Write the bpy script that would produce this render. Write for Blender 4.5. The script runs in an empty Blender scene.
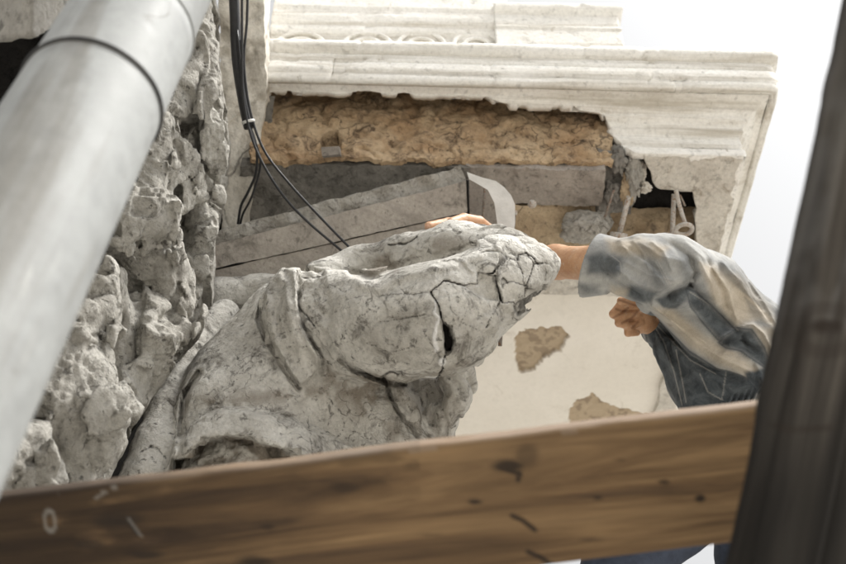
import bpy, bmesh, math, random
import numpy as np
from mathutils import Vector, Matrix
random.seed(7); rng = np.random.default_rng(7)
S = bpy.context.scene
COL = S.collection
# ------------------------------------------------------------------ camera frame
F = 1021.0; CX, CY = 423.0, 282.0
TH = math.radians(48); RO = math.radians(1.3)
CAM = np.array([0, 0, 1.5])
FWD = np.array([0, math.cos(TH), math.sin(TH)])
R0 = np.array([1.0, 0, 0]); U0 = np.array([0, -math.sin(TH), math.cos(TH)])
RT = math.cos(RO) * R0 + math.sin(RO) * U0
UP = -math.sin(RO) * R0 + math.cos(RO) * U0
M3 = np.stack([RT, UP, FWD])           # rows; world = CAM + c @ M3

def K(px, py, d): return np.array([(px - CX) * d / F, (CY - py) * d / F, d])
def W(c): return CAM + np.asarray(c, float) @ M3
def P(px, py, d): return W(K(px, py, d))
def ray(px, py): return K(px, py, 1.0) @ M3
def PY(px, py, Y): r = ray(px, py); return CAM + r * (Y / r[1])
def PZ(px, py, Z): r = ray(px, py); return CAM + r * (Z / r[2])       # Z above the camera
def PIX(w):
    c = (np.asarray(w, float) - CAM) @ M3.T
    return CX + c[..., 0] * F / c[..., 2], CY - c[..., 1] * F / c[..., 2]

# ------------------------------------------------------------------ noise
U = np.uint32
def _h(h):
    h = (h ^ (h >> U(13))) * U(1274126177)
    h = (h ^ (h >> U(16))) * U(2246822519)
    return ((h ^ (h >> U(15))) & U(0xFFFF)).astype(np.float32) * np.float32(1 / 65535)
def _ints(i, s):
    i = i.astype(np.int32).view(np.uint32)
    return i[:, 0] * U(374761393), i[:, 1] * U(668265263), i[:, 2] * U(1442695041), U((s * 974711) & 0xFFFFFFFF)
_K = (U(374761393), U(668265263), U(1442695041))
def vnoise(p, s=0):
    fl = np.floor(p); f = (p - fl).astype(np.float32)
    f = f * f * f * (f * (f * 6 - 15) + 10)
    X, Y, Z, q = _ints(fl, s); Z = Z + q
    x, y, z = f[:, 0], f[:, 1], f[:, 2]
    X1, Y1, Z1 = X + _K[0], Y + _K[1], Z + _K[2]
    def l(a, b, t): return a + (b - a) * t
    a = X + Y; b = X1 + Y; c = X + Y1; d = X1 + Y1
    r0 = l(l(_h(a + Z), _h(b + Z), x), l(_h(c + Z), _h(d + Z), x), y)
    r1 = l(l(_h(a + Z1), _h(b + Z1), x), l(_h(c + Z1), _h(d + Z1), x), y)
    return l(r0, r1, z) * 2 - 1
def fbm(p, sc, o=4, s=0, g=.5):
    p = np.asarray(p, np.float32)
    a, t, r = 1.0, 0.0, 0
    for k in range(o):
        r = r + np.float32(a) * vnoise(p * np.float32(sc) + np.float32(17.3 * k), s + k); t += a; a *= g; sc *= 2.03
    return r / np.float32(t)
def worley(p, sc, s=0, facet=None):
    q = (np.asarray(p, np.float32) * np.float32(sc)); fl = np.floor(q)
    d1 = np.full(len(q), 9., np.float32); d2 = d1.copy(); hh = np.zeros(len(q), np.float32)
    for dx in (-1, 0, 1):
        for dy in (-1, 0, 1):
            for dz in (-1, 0, 1):
                c = fl + np.array([dx, dy, dz], np.float32); X, Y, Z, k = _ints(c, s); h = X + Y + Z + k
                ox = _h(h) + c[:, 0] - q[:, 0]; oy = _h(h + U(77777)) + c[:, 1] - q[:, 1]; oz = _h(h + U(424243)) + c[:, 2] - q[:, 2]
                d = np.sqrt(ox * ox + oy * oy + oz * oz)
                n = d < d1
                d2 = np.where(n, d1, np.minimum(d2, d)); d1 = np.where(n, d, d1)
                if facet is not None:
                    v = (_h(h + U(991)) - .5) * facet[0] - ((_h(h + U(17)) - .5) * ox + (_h(h + U(19)) - .5) * oy + (_h(h + U(23)) - .5) * oz) * facet[1]
                    hh = np.where(n, v, hh)
    return (d1, d2) if facet is None else (d1, d2, hh)

# ------------------------------------------------------------------ sdf tools (camera frame, metres)
def cap(p, a, ra, b, rb, sz=1.0):
    a = np.array(a); b = np.array(b); ab = b - a
    t = np.clip(((p - a) @ ab) / (ab @ ab), 0, 1)
    q = p - a - t[:, None] * ab
    if sz != 1.0: q = q * np.array([1, 1, 1 / sz])
    return np.sqrt((q * q).sum(1)) - (ra + (rb - ra) * t)
def ell(p, c, r):
    q = (p - np.array(c)) / np.array(r); k0 = np.sqrt((q * q).sum(1))
    k1 = np.sqrt(((q / np.array(r)) ** 2).sum(1)) + 1e-9
    return k0 * (k0 - 1) / k1
def smin(a, b, k):
    h = np.clip(.5 + .5 * (b - a) / k, 0, 1)
    return b + (a - b) * h - k * h * (1 - h)
def chain(p, pts, k=.02, sz=1.0):
    d = None
    for (x0, y0, z0, r0), (x1, y1, z1, r1) in zip(pts[:-1], pts[1:]):
        c = cap(p, K(x0, y0, z0), r0 * z0 / F, K(x1, y1, z1), r1 * z1 / F, sz)
        d = c if d is None else smin(d, c, k)
    return d
def pxy(p):
    z = np.maximum(p[:, 2], .2)
    return CX + p[:, 0] * F / z, CY - p[:, 1] * F / z
def sdline(x, y, pts):
    d = np.full(len(x), 1e9)
    for (x0, y0), (x1, y1) in zip(pts[:-1], pts[1:]):
        vx, vy = x1 - x0, y1 - y0
        t = np.clip(((x - x0) * vx + (y - y0) * vy) / (vx * vx + vy * vy + 1e-9), 0, 1)
        d = np.minimum(d, np.hypot(x - x0 - t * vx, y - y0 - t * vy))
    return d
def sdpoly(x, y, pts):
    d = sdline(x, y, list(pts) + [pts[0]]); ins = np.zeros(len(x), bool)
    n = len(pts)
    for i in range(n):
        x0, y0 = pts[i]; x1, y1 = pts[(i + 1) % n]
        c = (y0 > y) != (y1 > y)
        ins ^= c & (x < (x1 - x0) * (y - y0) / (y1 - y0 + 1e-12) + x0)
    return np.where(ins, -d, d)
def sm(e0, e1, x):
    t = np.clip((x - e0) / (e1 - e0), 0, 1); return t * t * (3 - 2 * t)

from concurrent.futures import ThreadPoolExecutor
POOL = ThreadPoolExecutor(4)
def evalpts(fn, pts, n=40000):
    if not len(pts): return np.zeros(0, np.float32)
    return np.concatenate(list(POOL.map(lambda i: np.asarray(fn(pts[i:i + n]), np.float32), range(0, len(pts), n))))
def offs(k, st):
    o = (np.arange(k) + .5) * st
    return np.stack(np.meshgrid(o, o, o, indexing='ij'), -1).reshape(-1, 3)
def surface(fn, lo, hi, h, b1=1.35, b2=1.7):
    lo = np.array(lo, float); hi = np.array(hi, float)
    nb = np.ceil((hi - lo) / (h * 8)).astype(int); H = 8 * h
    ax_ = [lo[k] + (np.arange(nb[k]) + .5) * H for k in range(3)]
    Gd = np.stack(np.meshgrid(*ax_, indexing='ij'), -1).reshape(-1, 3)
    c = evalpts(fn, Gd).reshape(nb)
    n = nb * 8
    D = np.where(c > 0, 1., -1.).astype(np.float32)
    for k in range(3): D = np.repeat(D, 8, k)
    bi = np.argwhere(np.abs(c) < H * b1)
    p2 = ((lo + bi * H)[:, None] + offs(4, 2 * h)[None]).reshape(-1, 3)
    c2 = evalpts(fn, p2)
    i2 = (bi[:, None] * 4 + np.stack(np.meshgrid(*[np.arange(4)] * 3, indexing='ij'), -1).reshape(-1, 3)[None]).reshape(-1, 3)
    o2 = np.stack(np.meshgrid(*[np.arange(2)] * 3, indexing='ij'), -1).reshape(-1, 3)
    sg = np.where(c2 > 0, 1., -1.).astype(np.float32)
    for o in o2: q = i2 * 2 + o; D[q[:, 0], q[:, 1], q[:, 2]] = sg
    i2 = i2[np.abs(c2) < 2 * h * b2]
    i3 = (i2[:, None] * 2 + o2[None]).reshape(-1, 3)
    D[i3[:, 0], i3[:, 1], i3[:, 2]] = evalpts(fn, lo + (i3 + .5) * h)
    lo = lo + .5 * h
    D[0] = D[-1] = 1; D[:, 0] = D[:, -1] = 1; D[:, :, 0] = D[:, :, -1] = 1
    Sg = D < 0
    cnt = np.zeros(n - 1, np.uint8)
    for a in (0, 1):
        for b in (0, 1):
            for e in (0, 1):
                cnt += Sg[a:n[0] - 1 + a, b:n[1] - 1 + b, e:n[2] - 1 + e]
    act = np.argwhere((cnt > 0) & (cnt < 8))
    vid = np.full(n - 1, -1, np.int32); vid[tuple(act.T)] = np.arange(len(act))
    acc = np.zeros((len(act), 3)); num = np.zeros(len(act))
    cor = [(a, b, e) for a in (0, 1) for b in (0, 1) for e in (0, 1)]
    for ca in cor:
        for ax in range(3):
            if ca[ax]: continue
            cb = list(ca); cb[ax] = 1
            va = D[tuple((act + ca).T)]; vb = D[tuple((act + cb).T)]
            x = (va < 0) != (vb < 0)
            t = va / (va - vb + (va == vb))
            pt = np.array(ca, float)[None].repeat(len(act), 0); pt[:, ax] = t
            acc[x] += pt[x]; num[x] += 1
    V = lo + (act + acc / num[:, None]) * h
    quads = []
    for ax in range(3):
        e = [slice(0, n[k] - 1) for k in range(3)]; e2 = list(e)
        e[ax] = slice(0, n[ax] - 1); e2[ax] = slice(1, n[ax])
        a_, b_ = Sg[tuple(e)], Sg[tuple(e2)]
        X = np.argwhere(a_ != b_)
        k1, k2 = [k for k in range(3) if k != ax]
        X = X[(X[:, k1] > 0) & (X[:, k2] > 0)]
        ins = a_[tuple(X.T)]
        def vi(d1, d2):
            Y = X.copy(); Y[:, k1] -= d1; Y[:, k2] -= d2; return vid[tuple(Y.T)]
        q = np.stack([vi(0, 0), vi(1, 0), vi(1, 1), vi(0, 1)], 1)
        fl = ins if ax != 1 else ~ins
        q[~fl] = q[~fl][:, ::-1]
        quads.append(q)
    Q = np.concatenate(quads); Q = Q[(Q >= 0).all(1)]
    return V, Q

# ------------------------------------------------------------------ object helpers
def tag(o, label=None, cat=None, group=None, kind=None):
    for k, v in (('label', label), ('category', cat), ('group', group), ('kind', kind)):
        if v: o[k] = v
    return o
def empty(name, loc, label, cat, group=None):
    o = bpy.data.objects.new(name, None); COL.objects.link(o); o.location = Vector(loc)
    o.empty_display_size = .05
    return tag(o, label, cat, group)
def mesh(name, V, Fs, mat, parent=None, smooth=True, attrs=None, origin=None):
    V = np.asarray(V, float)
    if parent is not None: origin = np.array(parent.location)
    if parent is not None and parent.parent is not None: origin = origin + np.array(parent.parent.location)
    if origin is None: origin = np.array([V[:, 0].mean(), V[:, 1].mean(), V[:, 2].min()])
    me = bpy.data.meshes.new(name)
    if isinstance(Fs, np.ndarray):
        k = Fs.shape[1]
        me.vertices.add(len(V)); me.vertices.foreach_set('co', (V - origin).astype(np.float32).ravel())
        me.loops.add(Fs.size); me.loops.foreach_set('vertex_index', Fs.astype(np.int32).ravel())
        me.polygons.add(len(Fs)); me.polygons.foreach_set('loop_start', np.arange(0, Fs.size, k, dtype=np.int32))
        me.update(calc_edges=True)
    else:
        me.from_pydata([tuple(v) for v in V - origin], [], [tuple(f) for f in Fs])
    me.polygons.foreach_set('use_smooth', [smooth] * len(me.polygons))
    for k, v in (attrs or {}).items():
        a = me.attributes.new(k, 'FLOAT', 'POINT'); a.data.foreach_set('value', np.asarray(v, np.float32))
    me.validate(); me.update()
    me.materials.append(mat)
    o = bpy.data.objects.new(name, me); COL.objects.link(o)
    if parent is None: o.location = Vector(origin)
    else: o.parent = parent
    return o
def sdfobj(name, fn, lo, hi, h, mat, parent=None, attr=None):
    V, Q = surface(fn, lo, hi, h)
    at = attr(V) if attr else None
    return mesh(name, W(V), Q, mat, parent, True, at)
def grid(nu, nv):
    i = np.arange(nu - 1)[:, None] * nv + np.arange(nv - 1)[None]
    return np.stack([i, i + 1, i + nv + 1, i + nv], -1).reshape(-1, 4)
def gridobj(name, G, mat, parent=None, thick=0, toward=None, smooth=True, attrs=None, sharp=None):
    nu, nv = G.shape[:2]; V = G.reshape(-1, 3); Q = grid(nu, nv)
    a = V[Q[:, 1]] - V[Q[:, 0]]; b = V[Q[:, 3]] - V[Q[:, 0]]
    N = np.cross(a, b).sum(0)
    t = (CAM if toward is None else toward) - V.mean(0)
    if N @ t < 0: Q = Q[:, ::-1].copy()
    o = mesh(name, V, Q, mat, parent, smooth, attrs)
    if thick:
        m = o.modifiers.new('thickness', 'SOLIDIFY'); m.thickness = thick; m.offset = -1
    return o
def rough(name, c4, mat, parent=None, res=.008, thick=.05, amp=.008, sc=12, o=5, seed=0, fn=None, edge=.004, attrs=None):
    a, b, c, d = [np.asarray(x, float) for x in c4]          # TL TR BR BL
    nu = max(3, int(np.linalg.norm(b - a) / res)); nv = max(3, int(np.linalg.norm(d - a) / res))
    u = np.linspace(0, 1, nu)[:, None, None]; v = np.linspace(0, 1, nv)[None, :, None]
    G = (a * (1 - u) + b * u) * (1 - v) + (d * (1 - u) + c * u) * v
    N = np.cross(b - a, d - a); N /= np.linalg.norm(N)
    if N @ (CAM - a) < 0: N = -N
    p = G.reshape(-1, 3)
    disp = fbm(p, sc, o, seed) * amp
    if fn is not None: disp = disp + fn(p)
    p = p + disp[:, None] * N
    if edge:
        e = np.minimum.reduce([u + 0 * v, 1 - u + 0 * v, v + 0 * u, 1 - v + 0 * u])[..., 0].reshape(-1) * 0
        j = np.stack([fbm(p, 30, 3, seed + 5), fbm(p, 30, 3, seed + 9), fbm(p, 30, 3, seed + 13)], 1) * edge * 2
        p = p + j
    Q = grid(nu, nv); f = p[Q]; nq = np.cross(f[:, 1] - f[:, 0], f[:, 3] - f[:, 0]).sum(0)
    if nq @ N < 0: Q = Q[:, ::-1]
    k = len(p); V = np.concatenate([p, p - N * thick])  # front and back sheets; the sides get vertices of their own
    ij = np.arange(k).reshape(nu, nv); lp_ = np.concatenate([ij[:-1, 0], ij[-1, :-1], ij[:0:-1, -1], ij[0, :0:-1]])
    nx = np.roll(lp_, -1); side = np.stack([lp_, nx, nx + k, lp_ + k], 1)
    cq = set(map(tuple, Q[:, :2])) | set(map(tuple, Q[:, 1:3])) | set(map(tuple, Q[:, 2:])) | set(map(tuple, Q[:, [3, 0]]))
    m_ = len(lp_); t_ = np.arange(m_); tn = np.roll(t_, -1)
    V = np.concatenate([V, p[lp_], p[lp_] - N * thick]); flip_ = (int(lp_[0]), int(nx[0])) in cq
    side = np.stack([2 * k + t_, 2 * k + tn, 2 * k + m_ + tn, 2 * k + m_ + t_], 1)
    if flip_: side = side[:, ::-1]
    return mesh(name, V, np.concatenate([Q, Q[:, ::-1] + k, side]), mat, parent, True, attrs(V) if attrs else None)
def box8(name, c8, mat, parent=None, bevel=.003, smooth=False):
    # c8: front TL TR BR BL then back TL TR BR BL
    o = mesh(name, c8, [(0, 1, 2, 3), (7, 6, 5, 4), (0, 4, 5, 1), (1, 5, 6, 2), (2, 6, 7, 3), (3, 7, 4, 0)], mat, parent, smooth)
    bm = bmesh.new(); bm.from_mesh(o.data); bmesh.ops.recalc_face_normals(bm, faces=bm.faces)
    if bevel: bmesh.ops.bevel(bm, geom=bm.edges[:], offset=bevel, segments=2, affect='EDGES', profile=.5)
    bm.to_mesh(o.data); bm.free(); return o
def spline(pts, n=8):
    pts = [np.asarray(p, float) for p in pts]; q = [2 * pts[0] - pts[1]] + pts + [2 * pts[-1] - pts[-2]]; out = []
    for i in range(1, len(q) - 2):
        for t in np.linspace(0, 1, n, endpoint=False):
            a, b, c, d = q[i - 1:i + 3]
            out.append(.5 * (2 * b + (c - a) * t + (2 * a - 5 * b + 4 * c - d) * t * t + (3 * b - a - 3 * c + d) * t ** 3))
    out.append(pts[-1]); return np.array(out)
def tube(name, pts, r, mat, parent=None, seg=12, curve=True, capped=True, jit=0):
    c = spline(pts) if curve and len(pts) > 2 else np.array(pts, float)
    r = np.full(len(c), r) if np.isscalar(r) else np.interp(np.linspace(0, 1, len(c)), np.linspace(0, 1, len(r)), r)
    T = np.gradient(c, axis=0); T /= np.linalg.norm(T, axis=1)[:, None]
    n = np.cross(T[0], [.3, .5, .8]); V = []
    for i in range(len(c)):
        n = n - (n @ T[i]) * T[i]; n /= np.linalg.norm(n); b = np.cross(T[i], n)
        for k in range(seg):
            a = 2 * math.pi * k / seg; V.append(c[i] + r[i] * (math.cos(a) * n + math.sin(a) * b))
    Fs = [(i * seg + k, i * seg + (k + 1) % seg, (i + 1) * seg + (k + 1) % seg, (i + 1) * seg + k) for i in range(len(c) - 1) for k in range(seg)]
    if capped: Fs += [tuple(range(seg))[::-1], tuple((len(c) - 1) * seg + k for k in range(seg))]
    return mesh(name, V, Fs, mat, parent)
def ring(name, c, n, R, r, mat, parent=None, seg=48, rs=10, sq=1.0):
    n = np.asarray(n, float); n /= np.linalg.norm(n); u = np.cross(n, [.2, .9, .1]); u /= np.linalg.norm(u); v = np.cross(n, u); V = []
    for i in range(seg):
        a = 2 * math.pi * i / seg; d = math.cos(a) * u + math.sin(a) * v
        for k in range(rs):
            b = 2 * math.pi * k / rs; V.append(np.asarray(c) + d * (R + r * math.cos(b)) + n * r * sq * math.sin(b))
    Fs = [(i * rs + k, ((i + 1) % seg) * rs + k, ((i + 1) % seg) * rs + (k + 1) % rs, i * rs + (k + 1) % rs) for i in range(seg) for k in range(rs)]
    return mesh(name, V, Fs, mat, parent)
def lump(name, c, r, mat, parent=None, amp=.25, seed=0, sc=None, sub=5):
    bm = bmesh.new(); bmesh.ops.create_icosphere(bm, subdivisions=sub, radius=1)
    V = np.array([v.co[:] for v in bm.verts]); Fs = [[v.index for v in f.verts] for f in bm.faces]; bm.free()
    n = fbm(V, sc or 1.6, 5, seed, .55) * amp; V = V * (1 + n)[:, None]
    return mesh(name, W(np.asarray(c) + V * np.asarray(r)), [f[::-1] for f in Fs], mat, parent)
def extrude_poly(name, pts, depth_fn, thick, mat, parent=None, bevel=.001):
    a = [P(x, y, depth_fn(x, y)) for x, y in pts]; b = [p + FWD * thick for p in a]; n = len(a)
    o = mesh(name, a + b, [tuple(range(n)), tuple(range(2 * n - 1, n - 1, -1))] + [(i, (i + 1) % n, n + (i + 1) % n, n + i) for i in range(n)], mat, parent, False)
    bm = bmesh.new(); bm.from_mesh(o.data); bmesh.ops.recalc_face_normals(bm, faces=bm.faces); bm.to_mesh(o.data); bm.free(); return o

# ------------------------------------------------------------------ materials
class N:
    def __init__(s, name, rough=.9, spec=.3):
        s.m = bpy.data.materials.new(name); s.m.use_nodes = True; s.t = s.m.node_tree
        s.b = s.t.nodes['Principled BSDF']; s.b.inputs['Roughness'].default_value = rough
        s.b.inputs['Specular IOR Level'].default_value = spec
        s.co = s.t.nodes.new('ShaderNodeTexCoord').outputs['Object']
    def new(s, typ, **kw):
        n = s.t.nodes.new('ShaderNode' + typ)
        for k, v in kw.items(): setattr(n, k, v)
        return n
    def link(s, a, b): s.t.links.new(a, b)
    def map(s, sc, rot=(0, 0, 0), loc=(0, 0, 0)):
        n = s.new('Mapping'); n.inputs['Scale'].default_value = sc; n.inputs['Rotation'].default_value = rot
        n.inputs['Location'].default_value = loc; s.link(s.co, n.inputs['Vector']); return n.outputs[0]
    def noise(s, sc, det=6, ro=.55, dist=0, co=None, loc=None):
        n = s.new('TexNoise'); n.inputs['Scale'].default_value = sc; n.inputs['Detail'].default_value = det
        n.inputs['Roughness'].default_value = ro; n.inputs['Distortion'].default_value = dist
        if co is None and loc: co = s.map((1, 1, 1), loc=loc)
        s.link(co or s.co, n.inputs['Vector']); return n.outputs['Fac']
    def ramp(s, f, stops):
        n = s.new('ValToRGB'); e = n.color_ramp.elements
        while len(e) < len(stops): e.new(.5)
        for k, (p, c) in enumerate(stops):
            e[k].position = p; e[k].color = (c, c, c, 1) if np.isscalar(c) else (*c, 1)
        s.link(f, n.inputs['Fac']); return n.outputs['Color']
    def mix(s, f, a, b, mode='MIX'):
        n = s.new('Mix', data_type='RGBA', blend_type=mode)
        for inp, v in ((n.inputs[0], f), (n.inputs[6], a), (n.inputs[7], b)):
            if hasattr(v, 'links'): s.link(v, inp)
            else: inp.default_value = v if np.isscalar(v) else (*v, 1)
        return n.outputs[2]
    def math(s, op, a, b=0.):
        n = s.new('Math', operation=op)
        for i, v in enumerate((a, b)):
            if hasattr(v, 'links'): s.link(v, n.inputs[i])
            else: n.inputs[i].default_value = v
        return n.outputs[0]
    def attr(s, name): n = s.new('Attribute', attribute_name=name); return n.outputs['Fac']
    def bump(s, hgt, dist, strength=1, prev=None):
        n = s.new('Bump'); n.inputs['Distance'].default_value = dist; n.inputs['Strength'].default_value = strength
        s.link(hgt, n.inputs['Height'])
        if prev is not None: s.link(prev, n.inputs['Normal'])
        return n.outputs[0]
    def done(s, col, nrm=None, rough=None):
        s.link(col, s.b.inputs['Base Color'])
        if nrm is not None: s.link(nrm, s.b.inputs['Normal'])
        if rough is not None: s.link(rough, s.b.inputs['Roughness'])
        return s.m
def stone(name, c1, c2, c3, sc=5, stain=.55, fine=120, bump=.004, crack=0, crackw=.012, pit=.5, streak=None, attrs=(), rough=.92, fc=.5):
    n = N(name, rough, .2)
    a = n.noise(sc, 8, .62, .4)
    col = n.ramp(a, [(.36, c2), (.62, c1)])
    b = n.noise(sc * 2.7, 9, .7, .8, loc=(3.1, 7.7, 1.3))
    col = n.mix(n.ramp(b, [(stain - .02, 0), (stain + .12, 1)]), col, c3)
    f = n.noise(fine, 6, .7)
    col = n.mix(fc, col, n.ramp(f, [(.3, .55), (.5, 1.), (.7, 1.25)]), 'MULTIPLY')
    sp = n.noise(fine * .45, 3, .6, .3, loc=(9, 2, 5))
    pits = n.ramp(sp, [(.60, 1), (.70, 0)])
    col = n.mix(n.math('MULTIPLY', n.math('SUBTRACT', 1, pits), pit), col, tuple(.35 * x for x in c2))
    if streak:
        st = n.noise(1, 6, .65, .3, co=n.map(streak))
        col = n.mix(n.ramp(st, [(.50, 0), (.68, .75)]), col, c3)
    nr = n.bump(n.noise(sc * 4, 8, .65), bump * 2.5)
    nr = n.bump(f, bump * .7, 1, nr); nr = n.bump(pits, bump * .5, .6, nr)
    if crack:
        d = n.new('Mix', data_type='VECTOR'); d.inputs[0].default_value = .16
        nt = n.new('TexNoise'); nt.inputs['Scale'].default_value = crack * 1.7; nt.inputs['Detail'].default_value = 5
        n.link(n.co, nt.inputs['Vector']); n.link(n.co, d.inputs[4]); n.link(nt.outputs['Color'], d.inputs[5])
        v = n.new('TexVoronoi', feature='DISTANCE_TO_EDGE'); v.inputs['Scale'].default_value = crack
        n.link(d.outputs[1], v.inputs['Vector'])
        cr = n.ramp(v.outputs['Distance'], [(0, 1), (crackw, 0)])
        gate = n.ramp(n.noise(crack * .7, 2, .5, loc=(1, 4, 2)), [(.5, 0), (.58, 1)])
        cr = n.math('MULTIPLY', cr, gate)
        col = n.mix(n.math('MULTIPLY', cr, .6), col, (.05, .045, .04))
        nr = n.bump(n.math('SUBTRACT', 1, cr), .004, .8, nr)
    for an, c in attrs:
        col = n.mix(n.attr(an), col, c)
    return n.done(col, nr)

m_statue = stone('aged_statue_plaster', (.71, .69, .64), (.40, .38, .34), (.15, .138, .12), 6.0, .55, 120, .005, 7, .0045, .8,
                 attrs=(('dirt_and_shade', (.20, .165, .125)), ('white', (.82, .81, .79)), ('crack', (.035, .032, .03))))
m_rubble = stone('rubble_masonry', (.60, .58, .53), (.38, .36, .32), (.15, .14, .12), 8, .56, 100, .008, 0, .01, .9)
m_cornice = stone('weathered_white_plaster', (.84, .825, .785), (.75, .73, .68), (.42, .375, .30), 4.5, .635, 90, .0018, 0, .01, .35, fc=.35, streak=(1.1, 10, 22))
m_soffit = stone('rough_soffit_plaster', (.66, .63, .57), (.54, .505, .45), (.34, .30, .245), 6, .57, 70, .005, 0, .01, .5)
m_panel = stone('smooth_soffit_plaster', (.78, .74, .675), (.72, .68, .61), (.59, .545, .475), 2.6, .60, 60, .0004, 0, .01, .05, fc=.10,
                attrs=(('bare', (.43, .345, .245)), ('barespot', (.27, .21, .15))))
m_brown = stone('brown_infill_stone', (.58, .445, .295), (.41, .275, .16), (.15, .105, .07), 7, .54, 90, .006, 7, .016, .7)
m_brown2 = stone('ochre_stone', (.56, .45, .31), (.40, .30, .195), (.19, .15, .11), 8, .58, 90, .005, 5, .012, .6)
m_grey = stone('dirty_concrete', (.30, .285, .26), (.20, .19, .172), (.11, .103, .093), 9, .55, 100, .005, 0, .01, .6)
m_mauve = stone('worn_concrete', (.34, .305, .27), (.25, .225, .20), (.14, .125, .11), 7, .58, 110, .002, 0, .01, .6)
m_beam = stone('beam_concrete', (.43, .395, .35), (.33, .30, .265), (.17, .155, .135), 6, .57, 110, .002, 0, .01, .55, streak=(3, 3, 20))
m_rim = stone('broken_mortar', (.52, .50, .455), (.38, .36, .325), (.21, .195, .17), 14, .56, 110, .006, 0, .01, .6)
m_pier = stone('pier_plaster', (.80, .765, .69), (.66, .625, .555), (.30, .265, .215), 5, .62, 90, .003, 3, .012, .4, streak=(10, 10, 1.4))
m_dark = stone('shade_black_masonry', (.028, .026, .024), (.016, .015, .015), (.008, .008, .008), 7, .55, 80, .006)  # near-black base colour puts deep shade into gaps and cavities
m_ledge = stone('ledge_stone', (.36, .345, .315), (.25, .24, .22), (.12, .115, .105), 5, .56, 90, .004)
m_brick = stone('orange_brick', (.52, .17, .06), (.36, .11, .045), (.12, .06, .04), 14, .56, 100, .004)
m_ground = stone('pale_paving', (.46, .44, .40), (.38, .36, .325), (.28, .26, .23), .8, .6, 30, .004)

def mk_metal(name, c1, c2, rough=.5, metallic=.0, rust=None, sc=30):
    n = N(name, rough, .4); n.b.inputs['Metallic'].default_value = metallic
    col = n.ramp(n.noise(sc, 6, .6), [(.35, c2), (.65, c1)])
    if rust: col = n.mix(n.ramp(n.noise(sc * 2, 8, .7, 1), [(.5, 0), (.62, 1)]), col, rust)
    return n.done(col, n.bump(n.noise(sc * 5, 5, .6), .0008))
m_iron = mk_metal('rusty_iron', (.30, .27, .235), (.20, .175, .15), .7, .2, (.20, .10, .05), 60)
m_bolt = mk_metal('pale_bolt_paint', (.55, .53, .49), (.40, .38, .35), .6, 0, (.28, .17, .10), 70)
m_strap = mk_metal('grey_sheet_metal', (.70, .69, .66), (.58, .57, .54), .7, 0, None, 26)
m_cable = mk_metal('black_cable', (.028, .028, .03), (.018, .018, .02), .45, 0, None, 40)
m_tie = mk_metal('pale_cable_tie', (.6, .6, .58), (.5, .5, .48), .5)
m_band = mk_metal('dark_pipe_clamp', (.05, .048, .045), (.03, .03, .03), .6, .2)

def mk_pipe():
    n = N('dull_zinc_pipe', .6, .25)
    a = n.noise(3.5, 8, .6, .6); b = n.noise(1, 6, .6, co=n.map((14, 14, 1.2))); c = n.noise(45, 6, .65)
    col = n.ramp(a, [(.35, (.235, .24, .235)), (.62, (.335, .345, .34))])
    col = n.mix(n.ramp(b, [(.46, 0), (.60, .85)]), col, (.185, .178, .16))
    col = n.mix(.5, col, n.ramp(c, [(.3, .7), (.6, 1.1)]), 'MULTIPLY')
    sp = n.noise(1, 5, .7, .6, co=n.map((30, 30, 5))); col = n.mix(n.ramp(sp, [(.60, 0), (.70, .6)]), col, (.45, .45, .43)); col = n.mix(n.ramp(n.noise(16, 8, .75, 1.2), [(.62, 0), (.72, .7)]), col, (.12, .105, .085))
    return n.done(col, n.bump(a, .004, .5), n.ramp(c, [(.3, .5), (.7, .7)]))
m_pipe = mk_pipe()

def mk_wood(name, c1, c2, c3, rough=.75, sc=1.0):
    n = N(name, rough, .25)
    g = n.noise(1, 9, .62, .9, co=n.map((1.6 * sc, 26 * sc, 26 * sc)))
    g2 = n.noise(1, 6, .6, .4, co=n.map((5 * sc, 130 * sc, 130 * sc)))
    big = n.noise(1, 4, .5, .5, co=n.map((2.2, 7, 7), loc=(4, 2, 1)))
    col = n.ramp(g, [(.37, c3), (.48, c2), (.60, c1)])
    col = n.mix(.5, col, n.ramp(g2, [(.3, .55), (.55, 1.1)]), 'MULTIPLY')
    col = n.mix(n.ramp(big, [(.48, 0), (.70, .7)]), col, tuple(.6 * x for x in c2))
    col = n.mix(n.attr('worn'), col, tuple(min(.5, 1.0 * x + .13) for x in c2))
    col = n.mix(n.attr('grime_and_tone'), col, tuple(.28 * x for x in c3))
    col = n.mix(n.attr('knot'), col, (.022, .016, .012))
    col = n.mix(n.attr('chalk'), col, (.5, .49, .46))
    nr = n.bump(g2, .0012); nr = n.bump(g, .002, .7, nr)
    return n.done(col, nr)
m_plank = mk_wood('pine_board', (.28, .18, .092), (.165, .102, .052), (.065, .041, .025))
m_post = mk_wood('weathered_dark_post', (.088, .078, .066), (.047, .041, .035), (.018, .015, .012))
m_deck = mk_wood('scaffold_deck_wood', (.30, .24, .17), (.22, .17, .12), (.12, .09, .06))

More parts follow.
